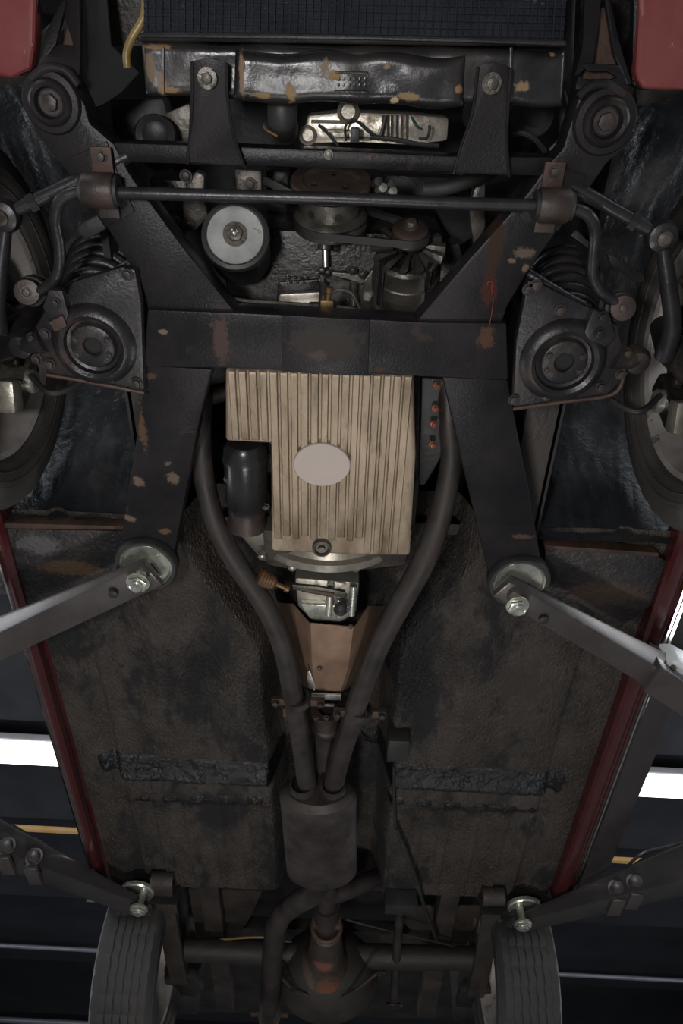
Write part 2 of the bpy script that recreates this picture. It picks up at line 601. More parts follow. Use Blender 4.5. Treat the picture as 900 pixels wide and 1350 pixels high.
part('floor_pan', MB().grid(lambda u, v: V((FX0 + (FX1 - FX0) * u, FY0 + (FY1 - FY0) * v, floor_z(FX0 + (FX1 - FX0) * u, FY0 + (FY1 - FY0) * v))), 260, 260), floor_m, body, ang=180)
for k, (xa, ya, xb, yb_, hw, th_) in enumerate(((122, 1014, 376, 1030, 15, 0.016), (470, 1026, 752, 1042, 15, 0.016), (175, 1062, 372, 1066, 6, 0.010), (490, 1064, 715, 1078, 6, 0.010))):
    A_, B_ = U(xa, ya, 1.905), U(xb, yb_, 1.905)
    wd_ = hw * pxm(xa, ya, 1.905) * 1.35

    def bead(u, v, A_=A_, B_=B_, wd_=wd_, th_=th_, k=k):
        p = A_.lerp(B_, u)
        e = noise.noise(V((p.x * 16, k * 3.1, 1))) * 0.25
        y = p.y + wd_ * (v * 2 - 1) * (1 + e)
        q = math.sqrt(max(0, 1 - (v * 2 - 1) ** 2)) * min(1, u * 14, (1 - u) * 14)
        lump = 0.75 + 0.3 * noise.noise(V((p.x * 40, y * 55, k))) + 0.32 * noise.noise(V((p.x * 120, y * 150, k))) + 0.2 * noise.noise(V((p.x * 260, y * 260, k)))
        if k > 1:
            lump *= max(0.15, 0.55 + 0.6 * math.sin(p.x * 2 * PI / 0.085))
        return V((p.x, y, floor_z(p.x, y) + 0.003 - th_ * q * lump))
    part('underseal_bead', MB().grid(bead, 260, 28), 'underseal', body, ang=180)
# toe board rails in front of the floor
toe_m = grime('toe_board_underseal', (0.014, 0.013, 0.014), (0.034, 0.030, 0.028), 9, (0.25, 0.5), bump=0.8, bscale=90, big=1.0, bdist=0.006, loc=BLOC,
              patch=((0.058, 0.038, 0.025), 0.57, 9), soft=0.15, spots=[(90, 750, 1.9, 45, 14, (0.10, 0.06, 0.03), 0.8), (50, 720, 1.9, 30, 18, (0.11, 0.105, 0.105), 0.7), (800, 785, 1.9, 60, 20, (0.07, 0.045, 0.03), 0.7)])
part('toe_rail', MB().prism(pl(1.905, (0, 697), (165, 700), (172, 735), (165, 800), (105, 795), (25, 800), (-40, 745)), t=0.06, bev=0.008), toe_m, body)
part('toe_rail', MB().prism(pl(1.905, (718, 722), (865, 732), (880, 740), (858, 800), (815, 830), (770, 800), (716, 792)), t=0.06, bev=0.008), toe_m, body)
part('toe_flange', MB().prism(pl(1.90, (-60, 688), (168, 694), (168, 699), (-60, 696)), t=0.03, bev=0.002), 'rusty', body)
part('toe_flange', MB().prism(pl(1.90, (718, 719), (868, 729), (868, 734), (718, 724)), t=0.03, bev=0.002), 'rusty', body)
# wheel arches: arc about the wheel axle
AX_Y, AX_Z = 0.45, 1.825
for s in (-1, 1):
    mb = MB()

    def arch(u, v, s=s):
        th = math.radians(10 + 160 * v)
        R = 0.475 + 0.006 * noise.noise(V((u * 6, v * 7, s * 5))) + 0.003 * noise.noise(V((u * 22, v * 22, s * 9)))
        return V((s * (0.43 + 0.40 * u), AX_Y + R * math.cos(th), AX_Z + R * math.sin(th)))
    mb.grid(arch, 60, 60)
    part('wheel_arch', mb, 'arch', body, ang=180)
    mb = MB()
    mb.prism([V((s * 0.432, -0.25, 1.9)), V((s * 0.432, 0.95, 1.9)), V((s * 0.432, 0.95, 2.45)), V((s * 0.432, -0.25, 2.45))], up=V((-s * 0.012, 0, 0)), bev=0)
    part('inner_wing', mb, 'dark', body)
    mb = MB()
    mb.box((s * 0.395, 0.72, 1.93), 0.075, 0.50, 0.06, bev=0.006)
    part('chassis_rail', mb, 'floor', body)
# engine bay top and front
part('bay_panel', MB().box((0, 0.25, 2.46), 1.7, 1.5, 0.03, bev=0), 'dark', body)
part('bulkhead', MB().box((0, 0.99, 2.25), 1.5, 0.03, 0.42, bev=0), 'dark', body)
# front wings: the painted lower ends beside the radiator
for pts, tp in (
    (plz((-420, -420, 1.86), (56, -400, 1.83), (45, 60, 1.775), (40, 92, 1.77), (15, 104, 1.775), (-330, 40, 1.83)), None),
    (plz((835, -400, 1.83), (1320, -420, 1.86), (1250, 60, 1.83), (905, 120, 1.775), (848, 118, 1.77), (838, 100, 1.77), (843, 20, 1.78)), None)):
    w_ = part('front_wing', MB().prism(pts, t=0.03, bev=0.008, seg=3), 'red', body, label='faded red front wing')
part('wing_flange', MB().prism(plz((838, 118, 1.775), (905, 118, 1.775), (905, 126, 1.785), (840, 140, 1.785)), t=0.004, bev=0.001), 'engine', body)
part('wing_flange', MB().prism(plz((-10, 98, 1.785), (40, 100, 1.775), (42, 112, 1.78), (-10, 112, 1.79)), t=0.004, bev=0.001), 'engine', body)
for pts in (pl(1.79, (36, -20), (52, -20), (46, 65), (38, 96), (30, 92)), pl(1.79, (836, -10), (848, -10), (846, 70), (842, 118), (832, 112))):
    part('wing_lip', MB().prism(pts, t=0.02, bev=0.003), 'underseal', body)
# black splash panels beside the radiator
part('splash_panel', MB().prism(plz((112, -60, 1.84), (135, -60, 1.88), (146, 60, 1.86), (183, 96, 1.84), (160, 122, 1.83), (137, 137, 1.80), (113, 146, 1.78), (107, 80, 1.80)), t=0.006, bev=0.002), 'dark', body)
part('splash_panel', MB().prism(plz((736, -40, 1.86), (760, -40, 1.86), (756, 80, 1.84), (748, 150, 1.84), (738, 190, 1.86)), t=0.006, bev=0.002), 'dark', body)
part('nose_panel', MB().prism(plz((110, -120, 1.93), (840, -120, 1.93), (840, 60, 1.95), (110, 60, 1.95)), t=0.01, bev=0), 'engine', body)
# sills
for s in (-1, 1):
    x0 = 0.735 if s > 0 else 0.742
    w_ = 0.052 if s > 0 else 0.030
    prof = [(0, 1.945), (0, 1.895), (0.008, 1.887), (w_ * 0.5, 1.886), (w_ * 0.9, 1.897), (w_, 1.915), (w_, 1.96)]
    rs = []
    for y in (0.62, 0.8, 1.2, 1.6, 2.0, 2.36):
        rs.append([V((s * (x0 + a), y, z)) for a, z in prof])
    sl = part('sill', MB().rings(rs), 'maroon', body, label='maroon painted sill')
    xc = x0 + w_ - 0.004
    prof = [(0, 1.895), (0.003, 1.890), (0.011, 1.8946), (0.013, 1.899), (0.015, 1.8945), (0.026, 1.9007), (0.027, 1.925), (0, 1.925)] if s > 0 else [(0, 1.90), (0.006, 1.893), (0.013, 1.898), (0.013, 1.925), (0, 1.925)]
    rs = []
    for y in (0.64, 0.8, 1.2, 1.6, 2.0, 2.345):
        rs.append([V((s * (xc + a), y, z)) for a, z in prof])
    part('sill_trim', MB().rings(rs), 'chrome', sl, label='chrome strip')
    # door skin bulging out above the sill
    xd = xc + (0.026 if s > 0 else 0.014)
    wd = 0.100 if s > 0 else 0.006
    prof = [(0, 1.905), (wd * 0.5, 1.912), (wd * 0.93, 1.928), (wd, 1.95), (wd * 0.99, 2.35), (wd * 0.9, 2.35), (0, 1.97)]
    rs = []
    for y in (0.80, 1.2, 1.6, 2.0, 2.5):
        rs.append([V((s * (xd + a), y, z)) for a, z in prof])
    part('door_skin', MB().rings(rs), 'grey_panel', body, label='dusty grey door skin above the sill')
# boot floor above the rear axle, rear tunnel
part('rear_floor', MB().box((0, 3.2, 2.22), 1.5, 1.7, 0.03, bev=0), 'dark', body)
part('seat_riser', MB().box((0, 2.43, 2.08), 1.46, 0.02, 0.26, bev=0), 'dark', body)
for s in (-1, 1):
    part('seat_pan', MB().prism(pl(2.04, *([(248, 1172), (345, 1176), (330, 1210), (296, 1262), (262, 1256)] if s < 0 else [(540, 1196), (640, 1196), (606, 1262), (570, 1256), (530, 1215)])), t=0.01, bev=0.002), 'floor', body)
    part('rear_rail', MB().box((s * 0.43, 2.95, 2.02), 0.07, 1.1, 0.06, bev=0.006), 'floor', body)
part('rear_crossmember', MB().box((0, 3.05, 2.12), 1.05, 0.08, 0.05, bev=0.006), 'floor', body)
part('rear_crossmember', MB().box((0, 2.62, 2.10), 1.05, 0.06, 0.05, bev=0.006), 'floor', body)
part('grommet', MB().box(U(524, 982, 1.905), 0.06, 0.09, 0.05, bev=0.008), 'rubber', body)
part('grommet', MB().box(U(528, 1189, 1.90), 0.11, 0.055, 0.06, bev=0.006), 'rubber', body)
part('rear_arch', MB().lathe((0.50, 2.80, 1.86), (1, 0, 0), [(0, 0.40), (0.3, 0.40)], 30, 0, PI, xref=(0, 1, 0)), 'dark', body)
part('rear_arch', MB().lathe((-0.50, 2.80, 1.86), (-1, 0, 0), [(0, 0.40), (0.3, 0.40)], 30, PI, 2 * PI, xref=(0, 1, 0)), 'dark', body)

# ================================================================== front subframe
sub = thing('front_subframe', U(435, 455, 1.74), 'black welded steel front subframe with crossbeams, diagonal arms and two long legs', 'chassis frame')
SL = V(sub.location)
CHIP = (0.16, 0.115, 0.08)
BROWN = (0.075, 0.048, 0.038)
frame_m = grime('subframe_paint', (0.0095, 0.009, 0.0105), (0.0195, 0.0175, 0.0185), 7, (0.27, 0.44), bump=0.3, bscale=270, big=0.15, bdist=0.002, spec=0.2, patch=((0.045, 0.030, 0.023), 0.62, 10), soft=0.12, loc=SL, spots=[
    (292, 447, 1.74, 13, 34, (0.07, 0.045, 0.038), 0.9), (215, 437, 1.74, 7, 4, CHIP, 0.9), (430, 452, 1.74, 55, 28, (0.045, 0.037, 0.033), 0.7), (420, 467, 1.74, 12, 9, (0.075, 0.06, 0.05), 0.7),
    (500, 486, 1.74, 8, 3, RUST, 0.9), (640, 445, 1.74, 12, 16, (0.09, 0.045, 0.028), 0.8),
    (652, 330, 1.74, 11, 55, (0.035, 0.018, 0.010), 0.9), (645, 385, 1.74, 12, 22, (0.05, 0.018, 0.012), 0.9), (690, 335, 1.74, 14, 8, (0.12, 0.085, 0.07), 0.85), (693, 355, 1.74, 5, 6, CHIP, 0.8), (675, 345, 1.74, 6, 4, CHIP, 0.8),
    (183, 560, 1.76, 7, 45, (0.10, 0.058, 0.032), 0.85), (180, 640, 1.78, 9, 10, CHIP, 0.8), (226, 636, 1.78, 9, 11, (0.14, 0.10, 0.07), 0.85), (168, 688, 1.8, 9, 6, CHIP, 0.85), (214, 708, 1.8, 8, 6, (0.12, 0.07, 0.04), 0.85), (220, 612, 1.78, 5, 4, CHIP, 0.6),
    (198, 495, 1.75, 10, 5, (0.08, 0.05, 0.035), 0.8), (250, 575, 1.76, 6, 2, RUST, 0.8), (690, 712, 1.8, 16, 5, (0.12, 0.07, 0.04), 0.6)])


def plate(name, pts, t=0.05, bev=0.005, mat=None, parent=None, label=None):
    return part(name, MB().prism(pts, t=t, bev=bev), mat or frame_m, parent or sub, label=label)


ZF = 1.745
plate('diagonal_arm', pl(ZF, (36, 118), (62, 104), (96, 108), (112, 140), (118, 163), (150, 190), (172, 232), (240, 325), (312, 414), (196, 414), (188, 380), (150, 315), (110, 255), (72, 208), (45, 170)))
plate('diagonal_arm', pl(ZF, (762, 130), (790, 112), (826, 122), (838, 160), (830, 190), (800, 215), (775, 252), (738, 300), (700, 352), (668, 405), (660, 432), (548, 424), (620, 340), (690, 262), (722, 218), (742, 196)))
plate('front_crossmember', pl(ZF + 0.004, (132, 187), (310, 193), (450, 199), (600, 206), (742, 207), (732, 234), (600, 228), (320, 219), (158, 215)), t=0.045)
mc = plate('main_crossmember', pl(ZF - 0.008, (194, 408), (320, 413), (470, 420), (560, 425), (668, 426), (670, 502), (560, 497), (430, 491), (300, 486), (189, 484)), t=0.055)
plate('sleeve_plate', pl(ZF - 0.012, (371, 416), (487, 422), (485, 496), (372, 490)), t=0.006, bev=0.0015, parent=mc)
plate('rear_leg', plz((193, 482, ZF - 0.002), (279, 487, ZF - 0.002), (262, 560, 1.775), (247, 640, 1.80), (233, 712, 1.825), (228, 742, 1.835), (195, 765, 1.84), (160, 742, 1.835), (160, 705, 1.825), (176, 600, 1.785)), t=0.055)
plate('rear_leg', plz((583, 497, ZF - 0.002), (669, 501, ZF - 0.002), (684, 580, 1.775), (700, 660, 1.80), (713, 742, 1.825), (708, 775, 1.835), (680, 792, 1.84), (648, 775, 1.835), (640, 740, 1.825), (612, 625, 1.785)), t=0.055)
# patch plates under the bar clamps, with weld lines
plate('patch_plate', pl(ZF - 0.004, (92, 208), (140, 186), (156, 232), (178, 280), (140, 298), (118, 262)), t=0.005, bev=0.0015)
plate('patch_plate', pl(ZF - 0.004, (728, 216), (742, 220), (772, 232), (768, 248), (736, 305), (690, 292), (684, 285)), t=0.005, bev=0.0015)
# mounting cups with big hex bolts
for (px, py, r) in ((68, 135, 0.040), (797, 160, 0.043)):
    c = U(px, py, ZF - 0.002)
    cup = part('mounting_cup', MB().lathe(c, DN, [(-0.02, r * 1.06), (0.0, r * 1.02), (0.005, r * 0.95), (0.006, r * 0.76), (0.013, r * 0.69), (0.0155, r * 0.60), (0.013, r * 0.50), (0.003, r * 0.44), (0.003, 0)], 44), frame_m, sub)
    part('bolt', MB().hexbolt(c + V((0, 0, -0.002)), DN, r * 0.29, 0.009, 1.35), 'bolt', cup)
# raised rim bridging the cup and the horn
for pts in ([(42, 104, ), (60, 90), (85, 92), (104, 112)], [(762, 128), (778, 114), (800, 111), (822, 126)]):
    part('cup_rim', MB().tube([U(x, y, ZF - 0.006) for x, y in pts], 0.006, 10), frame_m, sub)
# front horns with a triangular opening
plate('front_horn', plz((79, -40, 1.81), (104, -40, 1.81), (106, 70, 1.77), (104, 112, 1.75), (42, 108, 1.75), (52, 78, 1.77), (70, 58, 1.785), (96, 60, 1.785), (84, 20, 1.80)), t=0.012, bev=0.003)
plate('front_horn', plz((46, 100, 1.765), (60, 40, 1.785), (82, 0, 1.80), (88, 0, 1.80), (74, 58, 1.78), (56, 82, 1.77)), t=0.012, bev=0.003)
plate('front_horn', plz((772, -40, 1.81), (796, -40, 1.81), (790, 30, 1.79), (783, 82, 1.77), (757, 102, 1.755), (768, 60, 1.78)), t=0.012, bev=0.003)
plate('front_horn', plz((796, -10, 1.80), (802, -10, 1.80), (818, 60, 1.78), (834, 112, 1.755), (826, 112, 1.755), (808, 72, 1.775)), t=0.012, bev=0.003)
plate('front_horn', plz((760, 82, 1.765), (818, 86, 1.765), (830, 118, 1.75), (758, 118, 1.75), (762, 100, 1.755), (776, 107, 1.755), (800, 106, 1.755), (814, 102, 1.755), (800, 94, 1.76), (775, 94, 1.76)), t=0.012, bev=0.003)
plate('horn_web', plz((778, 10, 1.815), (802, 10, 1.815), (826, 104, 1.79), (768, 104, 1.79)), t=0.006, bev=0, mat='rusty', label='rusty inner face of the horn')
plate('horn_web', plz((56, 40, 1.83), (100, 0, 1.83), (104, 100, 1.79), (50, 100, 1.79)), t=0.006, bev=0, mat='rusty', label='rusty inner face of the horn')
# radiator brackets
br = []
for pts in (plz((253, 80, 1.700), (275, 76, 1.700), (298, 82, 1.700), (300, 130, 1.712), (309, 182, 1.733), (323, 221, 1.738), (247, 214, 1.738), (250, 186, 1.733), (253, 130, 1.712)),
            plz((630, 86, 1.700), (652, 82, 1.700), (673, 88, 1.700), (669, 150, 1.715), (668, 190, 1.733), (671, 232, 1.738), (598, 228, 1.738), (608, 192, 1.733), (622, 150, 1.715))):
    br.append(plate('radiator_bracket', pts, t=0.005, bev=0.0018))
for b, sides in zip(br, ([[(253, 82, 1.698), (253, 130, 1.710), (250, 186, 1.731), (247, 216, 1.736)], [(298, 84, 1.698), (300, 130, 1.710), (309, 182, 1.731), (323, 222, 1.736)]],
                        [[(630, 88, 1.698), (622, 150, 1.713), (608, 192, 1.731), (598, 229, 1.736)], [(673, 90, 1.698), (669, 150, 1.713), (668, 190, 1.731), (671, 233, 1.736)]])):
    for q in sides:
        part('edge_flange', MB().tube(plz(*q), 0.0022, 8), frame_m, b)
for b, (x, y) in zip(br, ((273, 103), (648, 110))):
    part('bolt', MB().hexbolt(U(x, y, 1.698), DN, 0.0075, 0.007, 1.7), 'cast', b)
bolt_at(sub, 433, 204, ZF + 0.002, 0.005, 0.006, 'cast')
bolt_at(sub, 488, 207, ZF + 0.002, 0.003, 0.003, 'rusty')
bolt_at(sub, 170, 375, ZF + 0.01, 0.006, 0.006)

# ================================================================== radiator
rad = thing('radiator', U(467, 100, 1.72), 'black radiator with chipped dented bottom tank and finned core above the front crossmember', 'radiator')
RL = V(rad.location)
GOLD = (0.22, 0.14, 0.065)
tank_m = grime('tank_paint', (0.011, 0.011, 0.0125), (0.026, 0.0235, 0.022), 10, (0.2, 0.42), bump=0.2, bscale=90, loc=RL, patch=(GOLD, 0.70, 26), spots=[
    (383, 122, 1.71, 7, 15, GOLD, 1.0), (440, 100, 1.71, 10, 7, GOLD, 0.95), (538, 128, 1.71, 14, 6, GOLD, 0.95), (520, 133, 1.71, 6, 5, (0.5, 0.36, 0.2), 0.9), (510, 88, 1.71, 6, 4, GOLD, 0.9), (428, 88, 1.71, 5, 10, GOLD, 0.8),
    (345, 126, 1.71, 16, 4, GOLD, 0.9), (318, 100, 1.71, 4, 30, (0.20, 0.13, 0.07), 0.8), (195, 90, 1.71, 7, 22, (0.16, 0.11, 0.06), 0.8), (205, 62, 1.71, 20, 4, GOLD, 0.8), (210, 110, 1.71, 6, 18, (0.22, 0.15, 0.09), 0.8),
    (225, 120, 1.71, 12, 4, GOLD, 0.9), (690, 115, 1.71, 11, 7, GOLD, 0.9), (732, 72, 1.71, 4, 3, GOLD, 0.9), (605, 118, 1.71, 5, 6, (0.25, 0.13, 0.06), 0.9)])


def tank_mesh(corners, z, h, dent, seed, nu=60, nv=16, rim=0.012):
    """rounded dented box seen from below: corners = photo pixels of the bottom face (4, clockwise)"""
    A, B, C_, D = [U(x, y, z) for x, y in corners]

    def fn(u, v):
        p = (A * (1 - u) + B * u) * (1 - v) + (D * (1 - u) + C_ * u) * v
        eu = min(u, 1 - u) * (B - A).length
        ev = min(v, 1 - v) * (D - A).length
        e = min(eu, ev)
        lift = 0
        if e < rim:
            lift = rim - math.sqrt(max(0, rim * rim - (rim - e) ** 2))
        k = 1 if e > 1e-6 else 0
        dz = dent * noise.noise(V((p.x * 9 + seed, p.y * 16, seed))) + dent * 0.5 * noise.noise(V((p.x * 26 + seed, p.y * 30, seed)))
        ve = min(v, 1 - v)
        dy = 0.006 * noise.noise(V((p.x * 14, seed, 2))) * (1 if ve < 0.5 else 0)
        return p + V((0, dy, lift + dz * k))
    mb = MB()
    # parameter spacing denser near the edges
    us = [0, 0.006, 0.012, 0.02, 0.03] + [0.03 + 0.94 * i / nu for i in range(1, nu)] + [0.97, 0.98, 0.988, 0.994, 1]
    vs = [0, 0.03, 0.07, 0.12, 0.18] + [0.18 + 0.64 * i / nv for i in range(1, nv)] + [0.82, 0.88, 0.93, 0.97, 1]
    bm = mb.bm
    g = [[bm.verts.new(fn(u, v)) for u in us] for v in vs]
    for j in range(len(vs) - 1):
        for i in range(len(us) - 1):
            mb.face([g[j][i], g[j][i + 1], g[j + 1][i + 1], g[j + 1][i]])
    border = g[0] + [r[-1] for r in g[1:]] + list(reversed(g[-1]))[1:] + [r[0] for r in reversed(g[1:-1])]
    top = [bm.verts.new(b.co + V((0, 0, h))) for b in border]
    n = len(border)
    for i in range(n):
        mb.face([border[i], border[(i + 1) % n], top[(i + 1) % n], top[i]])
    mb.face(top)
    bmesh.ops.recalc_face_normals(bm, faces=bm.faces)
    return mb


part('lower_tank', tank_mesh([(183, 54), (748, 66), (744, 141), (190, 126)], 1.722, 0.07, 0.005, 3.0), tank_m, rad, ang=60)
part('tank_sump', tank_mesh([(308, 66), (616, 72), (612, 142), (306, 134)], 1.712, 0.03, 0.006, 8.0, 40, 16, 0.014), tank_m, rad, ang=60)
for x0, x1 in ((213, 216), (672, 676)):
    part('tank_seam', MB().prism(pl(1.717, (x0, 62), (x1, 62), (x1, 134 if x0 > 400 else 124), (x0, 134 if x0 > 400 else 124)), t=0.01, bev=0.001), tank_m, rad)
part('core_flange', MB().prism(plz((186, 44, 1.722), (746, 54, 1.722), (748, 62, 1.728), (184, 55, 1.728)), t=0.03, bev=0.003), tank_m, rad)
part('core_flange', MB().tube([U(188, 46, 1.722), U(467, 49, 1.722), U(745, 57, 1.722)], 0.003, 8), 'bar', rad)
# stamped maker's panel: two bars framing worn marks
for y in (95, 120):
    part('stamped_bar', MB().tube([U(441, y, 1.709), U(484, y + 1, 1.709)], 0.0014, 8), tank_m, rad)
for r in range(2):
    for k in range(6):
        part('stamped_mark', MB().box(U(446 + k * 7, 104 + r * 8, 1.709), 0.003, 0.004, 0.003, bev=0.0006), tank_m, rad)
# core: leans forwards and up from the tank
ca, cb = U(190, 46, 1.745), U(742, 56, 1.745)
up = V((0, -0.21, 0.10))
core = part('core', MB().prism([ca, cb, cb + up, ca + up], up=V((0, 0.03, 0.05)), bev=0), 'core', rad)
nf = 56
fd = MB()
fx = (cb - ca) / nf
nrm = V((0, -0.10, -0.21)).normalized()
fd.prism([ca + fx * 0.42, ca + fx * 0.58, ca + fx * 0.58 + up, ca + fx * 0.42 + up], up=nrm * 0.004, bev=0)
fin = part('fin', fd, 'core', core)
for i in range(1, nf):
    again(fin, fx * i)
mb = MB()
for j in range(26):
    q = ca + up * ((j + 0.5) / 26)
    mb.prism([q, q + (cb - ca), q + (cb - ca) + up * 0.008, q + up * 0.008], up=nrm * 0.0022, bev=0)
part('cooling_rows', mb, 'core', core, kind='stuff')
hb = MB().tube(plz((192, -20, 1.78), (190, 20, 1.77), (175, 48, 1.765), (167, 70, 1.76), (168, 90, 1.757)), 0.0055, 12)
solo('overflow_hose', hb, 'hose_tan', 'yellowed translucent overflow hose hanging beside the end of the radiator', 'hose')

# ================================================================== engine
eng = thing('engine', V((-0.03, 0.5, 1.95)), 'oily dark engine with front cover and pale metal housing above the crossmember', 'engine')
part('block', MB().box((-0.03, 0.62, 2.08), 0.40, 0.66, 0.26, bev=0.015), 'engine', eng)
# front cover with stepped castings
fc = part('front_cover', MB().prism(pl(2.04, (362, 300), (480, 300), (500, 340), (500, 415), (345, 412), (350, 350)), t=0.10, bev=0.008), 'engine', eng)
for pts, z, t, mt in (
    ([(372, 322), (418, 318), (420, 350), (400, 352), (402, 372), (372, 372)], 1.965, 0.07, 'engine'),
    ([(366, 372), (420, 368), (424, 400), (364, 400)], 1.945, 0.09, 'engine'),
    ([(422, 358), (482, 362), (480, 370), (500, 342), (506, 344), (488, 398), (478, 396), (478, 374), (428, 368), (430, 398), (421, 396)], 1.93, 0.02, 'cast'),
    ([(428, 340), (480, 332), (470, 356), (432, 354)], 1.955, 0.08, 'cast'),
    ([(400, 318), (455, 320), (450, 336), (405, 332)], 1.95, 0.02, 'cast'),
    ([(368, 388), (424, 385), (426, 402), (366, 404)], 1.935, 0.012, 'alu'),
    ([(350, 330), (368, 328), (370, 350), (360, 352), (358, 400), (346, 402)], 1.98, 0.05, 'engine'),
    ([(455, 375), (480, 372), (484, 400), (452, 402)], 1.96, 0.07, 'engine'),
    ([(388, 303), (404, 300), (404, 318), (390, 320)], 1.96, 0.07, 'engine')):
    part('casting', MB().prism(pl(z, *pts), t=t, bev=0.004), mt, fc)
for x, y in ((381, 366), (389, 366), (397, 367), (405, 367), (383, 372), (392, 372), (401, 373)):
    part('stud', MB().ball(U(x, y, 1.944), 0.003, n=10), 'bolt', fc)
for x, y in ((425, 357), (432, 360), (478, 362), (465, 357), (500, 338)):
    part('bolt', MB().hexbolt(U(x, y, 1.928), DN, 0.006, 0.006), 'engine', fc)
for x in (426, 466):
    part('boss', MB().tube([U(x, 372, 1.925), U(x, 402, 1.925)], 0.008, 14, smooth=False), 'cast', fc)
part('dip_tube', MB().tube([U(428, 318, 1.93), U(429, 352, 1.92)], 0.006, 12, smooth=False), 'steel', fc)
part('dip_tube', MB().lathe(U(428, 320, 1.925), (0, 1, -0.2), [(0, 0.006), (0.002, 0.012), (0.01, 0.012), (0.012, 0.006)], 18), 'cast', fc)
# bright housing over the crossmember
wp = part('water_pump_housing', MB().prism(pl(1.86, (405, 152), (450, 147), (545, 150), (592, 155), (590, 186), (540, 192), (470, 188), (398, 190), (398, 178)), t=0.06, bev=0.008), 'alu', eng, label='pale metal housing')
for x, y, r in ((406, 178, 0.014), (459, 147, 0.017), (516, 160, 0.0)):
    if r:
        part('boss', MB().lathe(U(x, y, 1.86), DN, [(-0.01, r), (0.006, r), (0.008, r * 0.75), (0.003, r * 0.6), (0.003, 0)], 24), 'alu', wp)
for x in (508, 520, 533):
    part('ridge', MB().tube([U(x, 152, 1.856), U(x, 186, 1.856)], 0.006, 10, smooth=False), 'cast', wp)
for x, y in ((418, 160), (432, 172), (450, 183)):
    part('ridge', MB().tube([U(x - 8, y, 1.858), U(x + 40, y + 1, 1.858)], 0.0025, 8, smooth=False), 'alu', wp)
part('plug_cap', MB().box(U(468, 178, 1.83), 0.013, 0.02, 0.02, bev=0.002), 'rubber', wp)
# lumps either side, in the shade of the bay
for pts, z, t, mt in (
    ([(196, 235), (245, 238), (250, 275), (230, 330), (205, 290)], 2.02, 0.1, 'engine'),
    ([(258, 225), (270, 232), (268, 262), (275, 285), (258, 305), (242, 302), (240, 270), (246, 240)], 1.93, 0.03, 'cast'),
    ([(308, 222), (345, 225), (345, 262), (312, 260)], 1.95, 0.08, 'cast'),
    ([(628, 235), (640, 235), (640, 300), (625, 330), (618, 280)], 1.95, 0.03, 'cast'),
    ([(500, 230), (610, 235), (640, 300), (600, 330), (570, 270), (490, 262)], 2.12, 0.05, 'dark'),
    ([(350, 225), (380, 226), (378, 300), (352, 300)], 2.08, 0.05, 'engine'),
    ([(575, 330), (605, 320), (612, 345), (590, 385), (572, 370)], 2.0, 0.06, 'engine')):
    part('side_casting', MB().prism(pl(z, *pts), t=t, bev=0.006), mt, eng)
for x, y, z in ((247, 296, 1.925), (212, 262, 2.01), (222, 250, 2.01), (232, 290, 2.01), (330, 243, 1.945), (245, 232, 1.925)):
    part('bolt', MB().hexbolt(U(x, y, z), DN, 0.008, 0.007), 'bolt', eng)
for (x, y, z, rr) in ((205, 180, 1.93, 0.035), (655, 130, 1.92, 0.03), (700, 150, 1.94, 0.04)):
    part('bay_lump', MB().lathe(U(x, y, z), (0.2, -0.4, -1), [(-0.08, rr), (0, rr), (0.008, rr * 0.9), (0.01, rr * 0.6), (0.006, rr * 0.4), (0.006, 0)], 28), 'rubber', eng)
part('side_casting', MB().prism(pl(1.98, (215, 150), (250, 135), (255, 190), (225, 188)), t=0.05, bev=0.006), 'cast', eng)
part('side_casting', MB().prism(pl(2.02, (125, 130), (215, 130), (230, 190), (140, 190)), t=0.05, bev=0.006), 'dark', eng)
# exhaust manifold side with copper studs
mf = part('manifold_side', MB().prism(plz((556, 498, 1.90), (590, 500, 1.90), (584, 600, 1.90), (560, 640, 1.92), (552, 640, 1.92)), t=0.05, bev=0.005), 'dark', eng)
for x, y in ((575, 508), (573, 538), (571, 559), (569, 586)):
    part('stud', MB().hexbolt(U(x, y, 1.895), V((0.3, 0, -1)), 0.0055, 0.008, 1.3), 'copper', mf, label='copper manifold nut')

# front pulleys
e_ = math.radians(16)
PA = V((0, -math.cos(e_), -math.sin(e_)))     # towards the camera
pc = U(436, 236, 1.905)
pul = thing('crank_pulley', pc, 'rusty brown crankshaft pulley with drilled drum hanging over the anti-roll bar', 'pulley')
part('front_disc', MB().lathe(pc, -PA, [(0.006, 0), (0.006, 0.044), (0.0, 0.048), (0.0, 0.066), (0.006, 0.068), (0.014, 0.066), (0.018, 0.05), (0.024, 0.046)], 48), grime('brown_pulley', (0.066, 0.047, 0.039), (0.115, 0.08, 0.064), 18, (0.4, 0.6), metal=0.4, bump=0.2), pul)
part('drum', MB().lathe(pc, -PA, [(0.022, 0.03), (0.024, 0.050), (0.030, 0.053), (0.053, 0.053), (0.057, 0.059), (0.062, 0.063), (0.069, 0.057), (0.076, 0.063), (0.083, 0.063), (0.085, 0.04)], 48), 'cast', pul)
ex = V((1, 0, 0))
ey = PA.cross(ex).normalized()
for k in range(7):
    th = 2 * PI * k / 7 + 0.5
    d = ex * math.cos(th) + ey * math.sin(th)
    part('drum_hole', MB().lathe(pc - PA * 0.041 + d * 0.0533, d, [(0.0006, 0), (0.0006, 0.0068), (-0.004, 0.0068)], 18), 'dark', pul)  # dark disc stands in for the shade inside a drilled hole
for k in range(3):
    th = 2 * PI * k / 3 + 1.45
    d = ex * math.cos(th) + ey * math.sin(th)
    part('disc_hole', MB().lathe(pc + d * 0.03 - PA * 0.006, PA, [(0, 0), (0.0005, 0.005), (0.0015, 0.006)], 16), 'dark', pul)  # dark cap painted as the shaded inside of the hole

